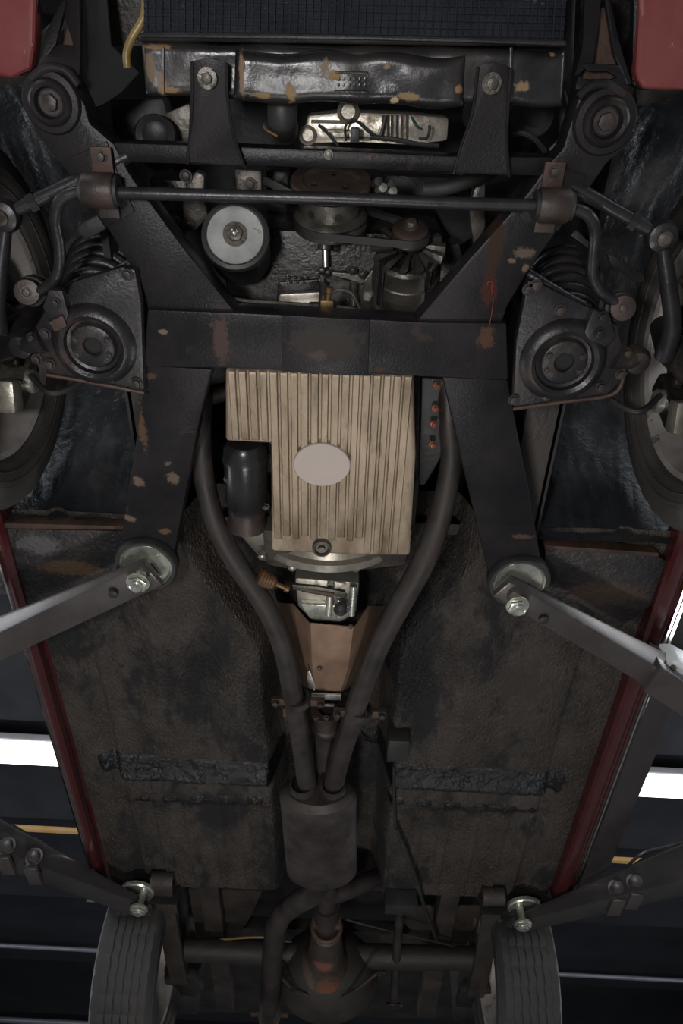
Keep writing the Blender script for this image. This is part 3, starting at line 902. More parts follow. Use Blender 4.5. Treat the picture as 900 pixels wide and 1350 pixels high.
# alternator
e2 = math.radians(24)
AA = V((0, -math.cos(e2), -math.sin(e2)))
ac = min((U(541, 301, 1.78 + 0.002 * k) for k in range(120)), key=lambda q: abs((q - (pc - PA * 0.069)).dot(PA) - 0.013))
alt = thing('alternator', ac, 'dark finned alternator with small pulley driven by the fan belt', 'alternator')
part('pulley', MB().lathe(ac, -AA, [(-0.003, 0), (-0.003, 0.020), (-0.001, 0.028), (0.001, 0.0305), (0.005, 0.031), (0.012, 0.026), (0.02, 0.031), (0.024, 0.03), (0.024, 0.01)], 36), 'bush', alt)
part('pulley_nut', MB().hexbolt(ac + AA * 0.004, AA, 0.009, 0.010), 'cast', alt)
fb = MB()
ae = V((1, 0, 0))
ag = AA.cross(ae).normalized()
fb.lathe(ac - AA * 0.046, -AA, [(0, 0.01), (0, 0.046), (0.003, 0.046), (0.003, 0.01)], 36)
fanp = part('fan', fb, 'engine', alt)
for k in range(14):
    th = 2 * PI * k / 14
    d = ae * math.cos(th) + ag * math.sin(th)
    t_ = AA.cross(d)
    b0 = ac - AA * 0.045
    part('fan_blade', MB().prism([b0 + d * 0.026 - t_ * 0.003, b0 + d * 0.064 - t_ * 0.006, b0 + d * 0.064 + t_ * 0.006, b0 + d * 0.026 + t_ * 0.003], up=AA * 0.011 + t_ * 0.006, bev=0.0008), 'cast', fanp)
part('alternator_body', MB().lathe(ac - AA * 0.054, -AA, [(0, 0.02), (0, 0.05), (0.006, 0.056), (0.035, 0.058), (0.037, 0.060), (0.060, 0.060), (0.062, 0.058), (0.10, 0.056), (0.105, 0.03)], 44), 'cast', alt)
for sgn in (-0.045, 0.036):
    q = ac - AA * 0.054 + V((sgn, 0, -0.050))
    part('through_bolt', MB().tube([q, q - AA * 0.09], 0.005, 12, smooth=False), 'engine', alt)
part('adjuster_bracket', MB().prism(pl(1.885, (500, 350), (560, 352), (556, 372), (508, 392), (498, 396), (492, 380)), t=0.014, bev=0.003), 'engine', alt)
part('mounting_lug', MB().lathe(U(500, 338, 1.90), (0, 1, 0.2), [(0, 0), (0, 0.009), (0.06, 0.009), (0.06, 0)], 20), 'engine', alt)

# fan belt: hull of the two pulley circles in one plane
bc0 = pc - PA * 0.069
bn = PA
ac2 = ac - AA * 0.012
ac2 = ac2 - bn * (ac2 - bc0).dot(bn)
e1 = V((1, 0, 0))
e1 = (e1 - bn * e1.dot(bn)).normalized()
e2v = bn.cross(e1)
pts2 = []
for c, r in ((bc0, 0.060), (ac2, 0.030)):
    cx, cy = (c - bc0).dot(e1), (c - bc0).dot(e2v)
    for k in range(48):
        pts2.append((cx + r * math.cos(2 * PI * k / 48), cy + r * math.sin(2 * PI * k / 48)))
pts2 = sorted(set(pts2))


def half(P):
    h = []
    for p in P:
        while len(h) > 1 and (h[-1][0] - h[-2][0]) * (p[1] - h[-2][1]) - (h[-1][1] - h[-2][1]) * (p[0] - h[-2][0]) <= 0:
            h.pop()
        h.append(p)
    return h


hull = half(pts2)[:-1] + half(pts2[::-1])[:-1]
den = []
for i, p in enumerate(hull):
    q = hull[(i + 1) % len(hull)]
    L_ = math.dist(p, q)
    n_ = max(1, int(L_ / 0.02))
    den += [(p[0] + (q[0] - p[0]) * k / n_, p[1] + (q[1] - p[1]) * k / n_) for k in range(n_)]
rs = []
for i, p in enumerate(den):
    a, b = den[i - 1], den[(i + 1) % len(den)]
    tx, ty = b[0] - a[0], b[1] - a[1]
    l = math.hypot(tx, ty)
    nx, ny = ty / l, -tx / l
    P0 = bc0 + e1 * p[0] + e2v * p[1]
    o_ = e1 * nx + e2v * ny
    rs.append([P0 + bn * 0.0065 + o_ * 0.004, P0 - bn * 0.0065 + o_ * 0.004, P0 - bn * 0.0045 - o_ * 0.004, P0 + bn * 0.0045 - o_ * 0.004])
solo('fan_belt', MB().rings(rs, loop=True), 'rubber', 'black rubber fan belt looped between the crank pulley and the alternator', 'belt')
# second belt run going up behind the bar
solo('drive_belt', MB().prism([U(348, 232, 1.95), U(388, 252, 1.93), U(384, 262, 1.93), U(345, 242, 1.95)], t=0.006, bev=0.001), 'rubber', 'short straight run of black drive belt above the bar next to the rusty pulley', 'belt')

# oil filter
e3 = math.radians(60)
OA = V((0.05, -math.cos(e3), -math.sin(e3))).normalized()
oc = U(310, 310, 1.83)
of = thing('oil_filter', oc, 'black oil filter canister with round pale metal end and centre nut', 'oil filter')
part('canister', MB().lathe(oc, -OA, [(0.001, 0.044), (-0.001, 0.049), (0.001, 0.055), (0.010, 0.057), (0.016, 0.054), (0.11, 0.053), (0.115, 0.04)], 48), 'rubber', of)
part('end_plate', MB().lathe(oc, OA, [(-0.004, 0.048), (0.002, 0.0455), (0.001, 0.039), (0.002, 0.020), (0.0045, 0.018), (0.0045, 0)], 48), grime('pale_plate', (0.26, 0.27, 0.26), (0.38, 0.39, 0.37), 20, (0.45, 0.6), metal=0.1, bump=0.1, patch=((0.2, 0.17, 0.13), 0.63, 40)), of, label='pale grey end plate')
part('nut', MB().hexbolt(oc + OA * 0.005, OA, 0.014, 0.008, 1.4), 'cast', of)
part('nut_stud', MB().ball(oc + OA * 0.013, 0.0075, n=16), 'steel', of)

# brake pipes and tee
tee = thing('brake_tee', U(430, 402, 1.80), 'small brass tee fitting on the steel brake pipe in front of the main crossbeam', 'fitting')
part('tee_body', MB().box(U(431, 400, 1.80), 0.022, 0.012, 0.012, bev=0.002), 'brass', tee)
part('tee_neck', MB().lathe(U(432, 396, 1.80), (0.1, -1, 0), [(0, 0.005), (0.012, 0.005), (0.014, 0.007), (0.022, 0.007), (0.022, 0)], 14), 'brass', tee)
part('union_nut', MB().tube([U(408, 402, 1.80), U(420, 402, 1.80)], 0.0055, 6, smooth=False), 'bolt', tee)
solo('brake_pipe', MB().tube(plz((296, 392, 1.80), (330, 397, 1.80), (380, 400, 1.80), (409, 402, 1.80)), 0.0032, 10), 'cast', 'thin steel brake pipe running from behind the diagonal arm to the brass tee', 'pipe')
solo('brake_pipe', MB().tube(plz((444, 404, 1.80), (468, 408, 1.80), (478, 414, 1.79), (500, 418, 1.79), (545, 417, 1.79)), 0.0032, 10), 'cast', 'thin steel brake pipe leaving the brass tee along the main crossbeam', 'pipe')
solo('brake_pipe', MB().tube(plz((434, 388, 1.80), (446, 382, 1.80), (462, 386, 1.80), (470, 398, 1.80), (476, 412, 1.80)), 0.0028, 10), 'cast', 'short looped steel pipe arching over the brass tee', 'pipe')

# hoses and wires in the bay
ho = thing('radiator_hose', U(370, 160, 1.80), 'fat black radiator hose with clamp dropping behind the bottom tank', 'hose')
part('hose', MB().tube(plz((374, 120, 1.80), (372, 150, 1.79), (373, 165, 1.81), (376, 172, 1.88)), 0.022, 18), 'rubber', ho)
part('hose_clamp', MB().tube(plz((348, 165, 1.79), (352, 172, 1.785), (366, 180, 1.78)), 0.0024, 10), 'brass', ho)
solo('bay_hose', MB().tube(plz((560, 250, 1.92), (590, 247, 1.91), (625, 236, 1.92), (650, 225, 1.95)), 0.012, 14), 'rubber', 'black rubber hose curving behind the front crossmember near the alternator', 'hose')
wires = [
    ((420, 165), (428, 172), (438, 183), (446, 192), 'black wire dropping over the pale housing closest to the fat hose', 1.84, 0.0022, 'rubber'),
    ((456, 186), (455, 168), (463, 158), (474, 162), 'looped black wire over the middle of the pale housing', 1.84, 0.002, 'rubber'),
    ((474, 162), (484, 172), (500, 180), (508, 152), 'black wire rising along the ridged end of the pale housing', 1.84, 0.0025, 'rubber'),
    ((488, 181), (520, 184), (550, 190), (578, 192), 'black cable lying along the top edge of the front crossmember', 1.82, 0.0035, 'rubber'),
    ((542, 154), (546, 162), (551, 168), (556, 170), 'thin green wire at the end of the pale housing', 1.85, 0.0015, 'green'),
    ((552, 182), (562, 182), (566, 172), (566, 166), 'short dark wire hooked under the tank beside the green wire', 1.83, 0.0022, 'rubber'),
    ((675, 178), (690, 176), (705, 184), (718, 200), 'black cable curving beside the radiator bracket on the alternator side', 1.84, 0.004, 'rubber'),
    ((742, 120), (748, 150), (740, 180), (725, 198), 'black cable hanging beside the radiator end on the alternator side', 1.84, 0.0035, 'rubber'),
    ((522, 234), (532, 233), (542, 238), (548, 246), 'thin black wire looping behind the front crossmember near small plugs', 1.88, 0.0016, 'rubber')]
M['green'] = grime('green_wire', (0.01, 0.05, 0.03), (0.015, 0.07, 0.04), 10, (0.4, 0.5), bump=0)
for a, b, c, d, lab, z, r, mt in wires:
    solo('wire', MB().tube(plz((*a, z), (*b, z - 0.004), (*c, z - 0.004), (*d, z)), r, 8), mt, lab, 'wire', 'wires in the engine bay')
for i, (x, y) in enumerate(((497, 240), (503, 248), (515, 242), (516, 253))):
    pg = MB().lathe(U(x, y, 1.88), (0.3, -0.3, -1), [(-0.02, 0.006), (0, 0.006), (0.001, 0.0075), (0.008, 0.007), (0.009, 0)], 14)
    solo('wire_plug', pg, 'zinc' if i in (1, 3) else 'rubber', ('black wire plug nearest the rusty pulley', 'bright metal plug between the two black plugs', 'black wire plug farther from the pulley, above a bright one', 'lowest bright metal plug below the front crossmember')[i], 'plug', 'small plugs below the front crossmember')

# ================================================================== oil sump
sp = thing('oil_sump', U(424, 610, 1.79), 'ribbed tan aluminium oil sump with a flat oval pad, behind the main crossbeam', 'oil sump')
ZS = 1.797
o1 = [(297, 486), (545, 494), (548, 600), (540, 733), (470, 733), (358, 727), (357, 585), (297, 582)]
body_s = part('sump_body', MB().prism(pl(ZS, *o1), t=0.16, bev=0.008, seg=3), 'sump', sp)
xl, xr = U(299, 490, ZS).x, U(545, 494, ZS).x
yf, yb, ycut = U(424, 490, ZS).y, U(450, 728, ZS).y, U(330, 580, ZS).y
nr = 18
pw = (xr - xl) / nr
xcut = U(358, 650, ZS).x


def rib_mb(x, y0, y1, wd):
    prof = [(-0.5, 0), (-0.46, -0.006), (-0.36, -0.0085), (0.36, -0.0085), (0.46, -0.006), (0.5, 0)]
    rs = []
    for y, k in ((y0, 0.15), (y0 + 0.003, 0.75), (y0 + 0.008, 1), (y1 - 0.008, 1), (y1 - 0.003, 0.75), (y1, 0.15)):
        rs.append([V((x + a * wd, y, ZS + 0.001 + b * k)) for a, b in prof])
    return MB().rings(rs)


for i in range(nr):
    x = xl + (i + 0.5) * pw
    y1 = yb if x > xcut else ycut
    if xcut < x < xcut + 0.19:
        y1 = yb - 0.03 - 0.008 * (i % 2)
    part('rib', rib_mb(x, yf, y1, pw * (0.84 if i % 3 else 0.74)), 'sump', body_s)
pcx = U(424, 614, ZS - 0.012)
part('pad', MB().lathe(pcx + V((0, 0, 0.006)), DN, [(-0.012, 0.0545), (0.003, 0.0545), (0.005, 0.0525), (0.005, 0)], 56, squash=0.86), 'sump_pad', sp, label='flat paler oval pad')
dp = U(424, 722, ZS - 0.004)
part('drain_plug', MB().lathe(dp, DN, [(-0.01, 0.021), (0.006, 0.019), (0.008, 0.014), (0.002, 0.012), (0.002, 0.008), (0.009, 0.007), (0.009, 0)], 30), 'cast', sp)
part('sump_slope', MB().prism(plz((345, 700, 1.80), (470, 700, 1.80), (545, 700, 1.80), (535, 745, 1.86), (425, 760, 1.86), (350, 745, 1.86)), t=0.06, bev=0.01), 'cast', sp)

# starter motor
sm = thing('starter_motor', U(325, 630, 1.83), 'black cylindrical starter motor tucked in the notch of the sump', 'starter motor')
s0, s1 = U(323, 590, 1.835), U(326, 690, 1.835)
dS = (s1 - s0).normalized()
LS = (s1 - s0).length
part('motor_body', MB().lathe(s0, dS, [(-0.012, 0), (-0.012, 0.034), (-0.002, 0.042), (0.012, 0.043), (0.018, 0.0455), (0.026, 0.0455), (0.028, 0.043), (LS - 0.06, 0.043), (LS - 0.055, 0.040), (LS - 0.04, 0.040), (LS - 0.04, 0)], 40), grime('gloss_black', (0.012, 0.012, 0.012), (0.02, 0.02, 0.02), 12, (0.2, 0.35), bump=0.1), sm)
part('nose_cone', MB().lathe(s0, dS, [(LS - 0.045, 0.040), (LS - 0.02, 0.037), (LS - 0.005, 0.042), (LS + 0.005, 0.043), (LS + 0.005, 0)], 36), 'bush', sm)
for x, y in ((300, 632), (350, 668)):
    bolt_at(sm, x, y, 1.815, 0.006, 0.006)

# ================================================================== gearbox and bell housing
gb = thing('gearbox', V((-0.03, 1.05, 1.95)), 'aluminium bell housing and gearbox behind the ribbed sump', 'gearbox')
gc = V((-0.028, 0.0, 1.985))
part('bell_housing', MB().lathe(gc, (0, 1, 0), [(0.80, 0.10), (0.82, 0.15), (0.90, 0.165), (0.925, 0.17), (0.93, 0.182), (0.948, 0.182), (0.95, 0.165), (0.95, 0.1)], 64), 'alu', gb)
part('starter_nose', MB().prism(plz((310, 700, 1.86), (358, 692, 1.85), (360, 745, 1.85), (345, 740, 1.86)), t=0.06, bev=0.01), 'alu', gb)
for x, y in ((385, 748), (469, 749), (345, 733)):
    part('bolt', MB().lathe(U(x, y, 1.835), V((0, 0.4, -1)), [(-0.01, 0.009), (0.004, 0.009), (0.007, 0.005), (0.007, 0)], 18), 'alu', gb)
part('gear_case', MB().prism(pl(1.89, (388, 762), (474, 768), (470, 808), (452, 822), (412, 820), (392, 800)), t=0.12, bev=0.01), 'alu', gb)
part('case_flange', MB().prism(pl(1.875, (395, 796), (470, 800), (462, 812), (448, 820), (408, 816)), t=0.02, bev=0.004), 'zinc', gb)
for x in (436, 466):
    part('case_rib', MB().tube(plz((x, 772, 1.88), (x - 3, 810, 1.87)), 0.009, 12, smooth=False), 'zinc', gb)
part('selector_rod', MB().tube(plz((398, 776, 1.855), (440, 784, 1.85)), 0.007, 12, smooth=False), 'rusty', gb)
part('clutch_lever', MB().prism(pl(1.85, (385, 771), (420, 774), (455, 781), (455, 789), (420, 782), (386, 778)), t=0.008, bev=0.002), 'cast', gb)
part('lever_boot', MB().lathe(U(449, 800, 1.86), (0, -1, -0.3), [(-0.02, 0.013), (-0.01, 0.017), (0.0, 0.013), (0.006, 0.014), (0.012, 0.009), (0.02, 0.008), (0.02, 0)], 24), 'rubber', gb)
part('return_spring', MB().tube([U(446, 788 + t * 26, 1.86) + V((0.005 * math.cos(t * 50), 0, 0.005 * math.sin(t * 50))) for t in [k / 60 for k in range(61)]], 0.0014, 6, sub=2), 'zinc', gb)
for (x, y, z0) in ((405, 925, 1.86),):
    pass
# slave cylinder
sc_ = thing('clutch_slave', U(362, 772, 1.85), 'clutch slave cylinder with ribbed brown rubber boot by the pipe bend', 'slave cylinder')
b0, b1 = U(345, 762, 1.85), U(374, 774, 1.85)
dB = (b1 - b0).normalized()
prof = [(-0.012, 0), (-0.012, 0.012)]
for k in range(6):
    prof += [(0.007 * k - 0.008, 0.024 - 0.0016 * k), (0.007 * k - 0.0045, 0.0205 - 0.0014 * k)]
prof += [(0.036, 0.006), (0.036, 0)]
part('boot', MB().lathe(b0, dB, prof, 28), grime('brown_rubber', (0.085, 0.042, 0.02), (0.13, 0.07, 0.032), 20, (0.4, 0.6), bump=0.1), sc_, label='ribbed brown rubber boot')
part('push_rod', MB().lathe(b0, dB, [(0.03, 0.006), (0.055, 0.006), (0.056, 0.009), (0.066, 0.009), (0.067, 0)], 18), 'brass', sc_)
# tunnel heat shield
hs = thing('heat_shield', U(435, 870, 1.87), 'folded brown metal heat shield under the tunnel between the two exhaust pipes', 'heat shield')
part('shield_floor', MB().prism(plz((409, 822, 1.865), (466, 827, 1.865), (459, 880, 1.87), (449, 912, 1.875), (415, 910, 1.875), (411, 870, 1.87)), t=0.004, bev=0.001), 'shield', hs)
part('shield_wing', MB().prism(plz((409, 822, 1.865), (411, 870, 1.87), (415, 910, 1.875), (400, 905, 2.02), (384, 860, 2.03), (362, 795, 2.03), (388, 797, 1.95)), up=V((-0.003, 0, 0.003)), bev=0), 'shield', hs)
part('shield_wing', MB().prism(plz((466, 827, 1.865), (459, 880, 1.87), (449, 912, 1.875), (462, 905, 2.02), (484, 860, 2.03), (506, 800, 2.03), (484, 800, 1.95)), up=V((0.003, 0, 0.003)), bev=0), 'shield', hs)
for x, y in ((421, 881), (462, 826)):
    bolt_at(hs, x, y, 1.868, 0.005, 0.004, 'cast')

# ================================================================== exhaust
exh = thing('exhaust_system', U(422, 1040, 1.85), 'sooty twin pipe exhaust joining an oval silencer under the tunnel', 'exhaust')


def pxr(px, py, z, rp):
    return rp * pxm(px, py, z)


def epipe(name, pts, rp, par=exh):
    P = plz(*[(x, y, z) for x, y, z in pts])
    return part(name, MB().tube(P, [pxr(x, y, z, rp_) for (x, y, z), rp_ in zip(pts, rp)], 22), 'pipe', par)


epipe('front_pipe', [(268, 520, 1.90), (265, 570, 1.87), (270, 635, 1.85), (288, 700, 1.84), (318, 752, 1.84), (350, 800, 1.84), (372, 850, 1.84), (384, 905, 1.84), (394, 960, 1.845), (402, 1010, 1.85), (405, 1045, 1.855)],
      [13, 13.5, 14, 14, 14, 14, 14, 13.5, 13.5, 13.5, 13])
epipe('front_pipe', [(590, 500, 1.92), (592, 560, 1.88), (594, 610, 1.86), (580, 680, 1.84), (558, 740, 1.84), (528, 795, 1.84), (500, 848, 1.84), (478, 905, 1.84), (462, 955, 1.845), (446, 1005, 1.85), (438, 1045, 1.855)],
      [13, 13.5, 14, 15.5, 16, 15.5, 15, 14, 14, 14, 13])
epipe('branch_pipe', [(300, 515, 1.95), (270, 524, 1.93), (262, 530, 1.92)], [12, 12, 12])
part('pipe_seam', MB().tube(plz((250, 560, 1.90), (262, 640, 1.885), (278, 700, 1.87)), 0.006, 8), 'rusty', exh)
# collars and clamps
for (x, y, z, dx, dy, nm) in ((393, 923, 1.842, 10, 55, 0), (474, 938, 1.842, -16, 50, 1)):
    c = U(x, y, z)
    d = (U(x + dx, y + dy, z) - c).normalized()
    cl = part('pipe_clamp', MB().lathe(c - d * 0.012, d, [(0, 0.024), (0.001, 0.032), (0.02, 0.032), (0.022, 0.024)], 32), 'pipe', exh)
    for sx in (-1, 1):
        q = c + V((sx * 0.048, 0.004, 0.0))
        part('clamp_ear', MB().box(q, 0.036, 0.022, 0.014, bev=0.003), 'rusty', cl)
        part('bolt', MB().hexbolt(q + V((sx * 0.008, -0.004, -0.007)), DN, 0.008, 0.012), 'bolt', cl)
part('clamp_tail', MB().box(U(376, 938, 1.84), 0.012, 0.03, 0.012, bev=0.002), 'rusty', exh)
# silencer: oval drum, flat across
m0, m1 = U(419, 1040, 1.845), U(424, 1150, 1.845)
dM = (m1 - m0).normalized()
LM = (m1 - m0).length
part('silencer', MB().lathe(m0, dM, [(0, 0), (0, 0.085), (0.008, 0.098), (0.015, 0.101), (0.02, 0.108), (LM - 0.02, 0.108), (LM - 0.015, 0.101), (LM - 0.006, 0.098), (LM, 0.06), (LM + 0.01, 0.045), (LM + 0.04, 0.042), (LM + 0.04, 0)], 56, squash=0.62), 'pipe', exh)
part('silencer_collar', MB().lathe(m0 + V((-0.042, 0, 0)) - dM * 0.02, dM, [(0, 0.030), (0.002, 0.036), (0.022, 0.036), (0.024, 0.03)], 28), 'pipe', exh)
part('silencer_collar', MB().lathe(m0 + V((0.042, 0, 0)) - dM * 0.02, dM, [(0, 0.030), (0.002, 0.036), (0.022, 0.036), (0.024, 0.03)], 28), 'pipe', exh)
tp = epipe('tail_pipe', [(424, 1160, 1.845), (412, 1178, 1.85), (388, 1192, 1.85), (368, 1212, 1.85), (360, 1250, 1.84), (357, 1300, 1.83), (353, 1380, 1.82)], [15, 15, 14.5, 14, 13.5, 13, 13])
epipe('tail_pipe', [(424, 1160, 1.85), (436, 1178, 1.86), (460, 1172, 1.89), (490, 1160, 1.95), (515, 1150, 2.02)], [13, 12, 12, 11, 11])
c = U(355, 1336, 1.826)
part('pipe_clamp', MB().lathe(c, V((0, 1, 0)), [(0, 0.03), (0.001, 0.042), (0.02, 0.042), (0.021, 0.03)], 28), 'rusty', tp)
for sx in (-1, 1):
    part('clamp_ear', MB().box(c + V((sx * 0.055, 0.01, 0)), 0.03, 0.02, 0.012, bev=0.002), 'rusty', tp)
hg = thing('exhaust_hanger', U(428, 922, 1.86), 'bright metal gearbox mount strip between the two exhaust clamps', 'bracket')
part('hanger_strip', MB().box(U(430, 918, 1.865), 0.075, 0.02, 0.006, bev=0.001), 'steel', hg)
part('hanger_strip', MB().box(U(425, 929, 1.86), 0.06, 0.008, 0.006, bev=0.001), 'steel', hg)
part('hanger_tab', MB().prism(plz((404, 886, 1.88), (408, 884, 1.88), (416, 906, 1.87), (414, 912, 1.87), (405, 898, 1.875)), t=0.003, bev=0.0005), 'steel', hg)

# ================================================================== anti-roll bar
arb = thing('anti_roll_bar', U(430, 260, 1.70), 'long black anti-roll bar with bent ends clamped below the subframe', 'anti-roll bar')
ZB = 1.705
part('bar', MB().tube(plz((46, 386, 1.735), (68, 374, 1.733), (78, 352, 1.730), (78, 320, 1.722), (73, 290, 1.712), (80, 264, ZB), (104, 253, ZB), (150, 254, ZB), (300, 258, ZB), (450, 262, ZB), (600, 268, ZB), (715, 271, ZB), (752, 275, ZB),
                          (774, 283, ZB), (784, 304, 1.712), (782, 338, 1.722), (782, 366, 1.730), (795, 388, 1.733), (818, 402, 1.735)), 0.0088, 18), 'bar', arb)
for (x, y, hx, hy) in ((132, 251, 131, 216), (729, 271, 728, 242)):
    c = U(x, y, ZB)
    cl = part('clamp', MB().lathe(c + V((-0.022, 0, 0)), (1, 0, 0), [(0, 0.010), (0, 0.0225), (0.003, 0.024), (0.041, 0.024), (0.044, 0.0225), (0.044, 0.010)], 32), 'bush', arb, label='brown clamp round a rubber bush')
    part('clamp_rubber', MB().lathe(c + V((-0.027, 0, 0)), (1, 0, 0), [(0, 0.0085), (0, 0.020), (0.054, 0.020), (0.054, 0.0085)], 28), 'rubber', cl)
    part('clamp_foot', MB().box(c + V((0, -0.035, 0.028)), 0.030, 0.036, 0.005, bev=0.002), 'rusty', cl)
    part('bolt', MB().hexbolt(c + V((0, -0.040, 0.025)), DN, 0.0065, 0.006), 'bolt', cl)
    part('clamp_foot', MB().box(c + V((0, 0.030, 0.028)), 0.030, 0.026, 0.005, bev=0.002), 'bush', cl)
for (x, y) in ((37, 385), (820, 406)):
    c = U(x, y, 1.732)
    ax = V((0.15 * (1 if x < 400 else -1), -0.25, -1)).normalized()
    eb = part('end_bush', MB().lathe(c, ax, [(-0.012, 0.013), (-0.010, 0.019), (0.004, 0.021), (0.008, 0.019), (0.010, 0.008), (0.010, 0)], 32), 'bush', arb, label='brown end bush')
    part('bolt', MB().hexbolt(c + ax * 0.010, ax, 0.007, 0.005, 1.2), 'bolt', eb)
    part('link_bush', MB().lathe(c, -ax, [(0.012, 0.012), (0.016, 0.023), (0.028, 0.025), (0.034, 0.018), (0.05, 0.018), (0.056, 0.026), (0.066, 0.026), (0.07, 0.012)], 28), 'rubber', eb)

# red thread and oil on the diagonal arm
solo('red_thread', MB().tube(plz((642, 376, 1.742), (644, 371, 1.742), (649, 373, 1.742), (648, 380, 1.742), (650, 395, 1.742), (648, 412, 1.740), (645, 428, 1.736)), 0.0008, 6), 'wire_red', 'short red thread stuck to the oily diagonal subframe arm', 'thread')

# ================================================================== front suspension, both sides


def control_arm(side, outline, pan, slope, label, bolts, R):
    zc = 1.722
    t = thing('lower_control_arm', U(pan[0], pan[1], zc), label, 'control arm', 'lower control arms')
    zz = [zc + slope * abs(x - pan[0]) * 0 for x, y in outline]
    part('arm_plate', MB().prism([U(x, y, z) for (x, y), z in zip(outline, zz)], t=0.022, bev=0.005), 'arm_black', t)
    c = U(pan[0], pan[1], zc - 0.002)
    part('spring_pan', MB().lathe(c, DN, [(-0.004, R * 1.12), (0.004, R * 1.06), (0.012, R * 0.95), (0.014, R * 0.84), (0.010, R * 0.74), (0.002, R * 0.70), (0.000, R * 0.62), (0.008, R * 0.56), (0.010, R * 0.50), (0.010, R * 0.27), (0.008, R * 0.235), (-0.001, R * 0.23)], 56), 'arm_black', t)
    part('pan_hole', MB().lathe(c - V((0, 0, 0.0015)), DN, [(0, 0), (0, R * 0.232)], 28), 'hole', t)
    for k in range(4):
        th = PI / 6 + (k // 2) * PI + (k % 2) * 2 * PI / 3
        part('stud', MB().hexbolt(c + V((math.cos(th) * R * 0.48, math.sin(th) * R * 0.40, -0.010)), DN, 0.0045, 0.004), 'bolt', t)
    for (x, y) in bolts:
        part('bolt', MB().hexbolt(U(x, y, zc - 0.002), DN, 0.007, 0.006), 'bolt', t)
    return t


ca_l = control_arm(-1, [(160, 352), (178, 356), (186, 400), (190, 515), (150, 508), (62, 492), (50, 462), (46, 430), (62, 405), (88, 390), (95, 372)], (124, 455), 0, 'black pressed lower control arm with round spring pan on the oil filter side',
                   [(168, 362), (66, 480), (146, 498), (180, 505), (60, 440)], 0.062)
ca_r = control_arm(1, [(696, 370), (716, 376), (790, 412), (815, 430), (822, 470), (818, 505), (800, 520), (740, 528), (676, 538), (680, 450), (690, 400)], (742, 476), 0, 'black pressed lower control arm with round spring pan on the alternator side',
                   [(738, 409), (706, 376), (677, 527), (792, 510), (696, 382), (720, 522)], 0.064)
part('arm_lip', MB().tube(plz((62, 494, 1.722), (120, 504, 1.722), (190, 518, 1.722)), 0.0035, 8), 'rusty', ca_l)
part('arm_lip', MB().tube(plz((676, 539, 1.722), (740, 530, 1.722), (800, 522, 1.722), (819, 506, 1.722), (823, 470, 1.722)), 0.0035, 8), 'rusty', ca_r)
# link brackets on the arms
part('link_bracket', MB().prism(pl(1.705, (56, 405), (64, 382), (82, 384), (90, 415), (80, 440), (66, 432)), t=0.02, bev=0.003), 'arm_black', ca_l)
part('bracket_tab', MB().prism(pl(1.70, (64, 425), (82, 416), (88, 430), (72, 438)), t=0.004, bev=0.001), 'rusty', ca_l)
part('link_bracket', MB().prism(pl(1.705, (782, 408), (804, 416), (812, 445), (798, 458), (776, 448), (770, 438)), t=0.02, bev=0.003), 'arm_black', ca_r)
for t_, x, y in ((ca_l, 72, 400), (ca_r, 790, 440), (ca_r, 794, 418)):
    part('bolt', MB().hexbolt(U(x, y, 1.703), DN, 0.007, 0.006), 'arm_black', t_)
part('strut_rod', MB().tube(plz((92, 392, 1.735), (130, 372, 1.75), (168, 350, 1.77), (200, 330, 1.79)), 0.008, 12), 'arm_black', ca_l)
part('strut_rod', MB().tube(plz((776, 408, 1.735), (740, 388, 1.75), (704, 366, 1.77), (680, 350, 1.79)), 0.009, 12), 'arm_black', ca_r)
# outer ball joints
for t, x, y, s in ((ca_l, 30, 455, -1), (ca_r, 838, 476, 1)):
    q = U(x, y, 1.735)
    part('ball_joint', MB().lathe(q, DN, [(-0.02, 0.022), (0.0, 0.024), (0.012, 0.018), (0.016, 0.008), (0.016, 0)], 26), 'arm_black', t)
    part('joint_arm', MB().tube([q, U(x - s * 30, y - 8, 1.73)], [0.016, 0.022], 14, smooth=False), 'arm_black', t)
    for k in (-1, 1):
        part('bolt', MB().hexbolt(q + V((-s * 0.025, k * 0.018, -0.014)), DN, 0.007, 0.007), 'bolt', t)
# coil springs standing in the pans
for (xa, ya, xb, yb2, lab) in ((122, 442, 138, 352, 'black coil spring above the control arm on the oil filter side'), (742, 462, 736, 372, 'black coil spring above the control arm on the alternator side')):
    c0, c1 = U(xa, ya, 1.748), U(xb, yb2, 2.0)
    pts = []
    for k in range(0, 7 * 16 + 1):
        th = 2 * PI * k / 16
        pts.append(c0.lerp(c1, k / 112) + V((0.060 * math.cos(th), 0.060 * math.sin(th), 0)))
    solo('coil_spring', MB().tube(pts, 0.0098, 12, sub=2), 'arm_black', lab, 'spring', 'front coil springs')
# spring turrets behind the springs
for s, x, y in ((-1, 124, 455), (1, 742, 476)):
    c = U(x + (14 if s < 0 else -6), y - 95, 2.0)
    part('spring_turret', MB().lathe(c + V((0, 0, 0.0)), (0, 0, 1), [(0.0, 0.075), (0.0, 0.083), (0.12, 0.083), (0.12, 0)], 36), 'dark', body)
part('bracket', MB().prism(plz((98, 300, 1.80), (128, 284, 1.80), (140, 302, 1.80), (112, 318, 1.80)), t=0.03, bev=0.003), 'dark', body)
for tname, pts in (('a', [(752, 310), (760, 303), (782, 325), (780, 332)]), ('b', [(800, 335), (812, 340), (848, 362), (850, 372), (838, 372), (806, 352)])):
    part('bump_bracket', MB().prism(pl(1.80, *pts), t=0.01, bev=0.002), 'arm_black', body)


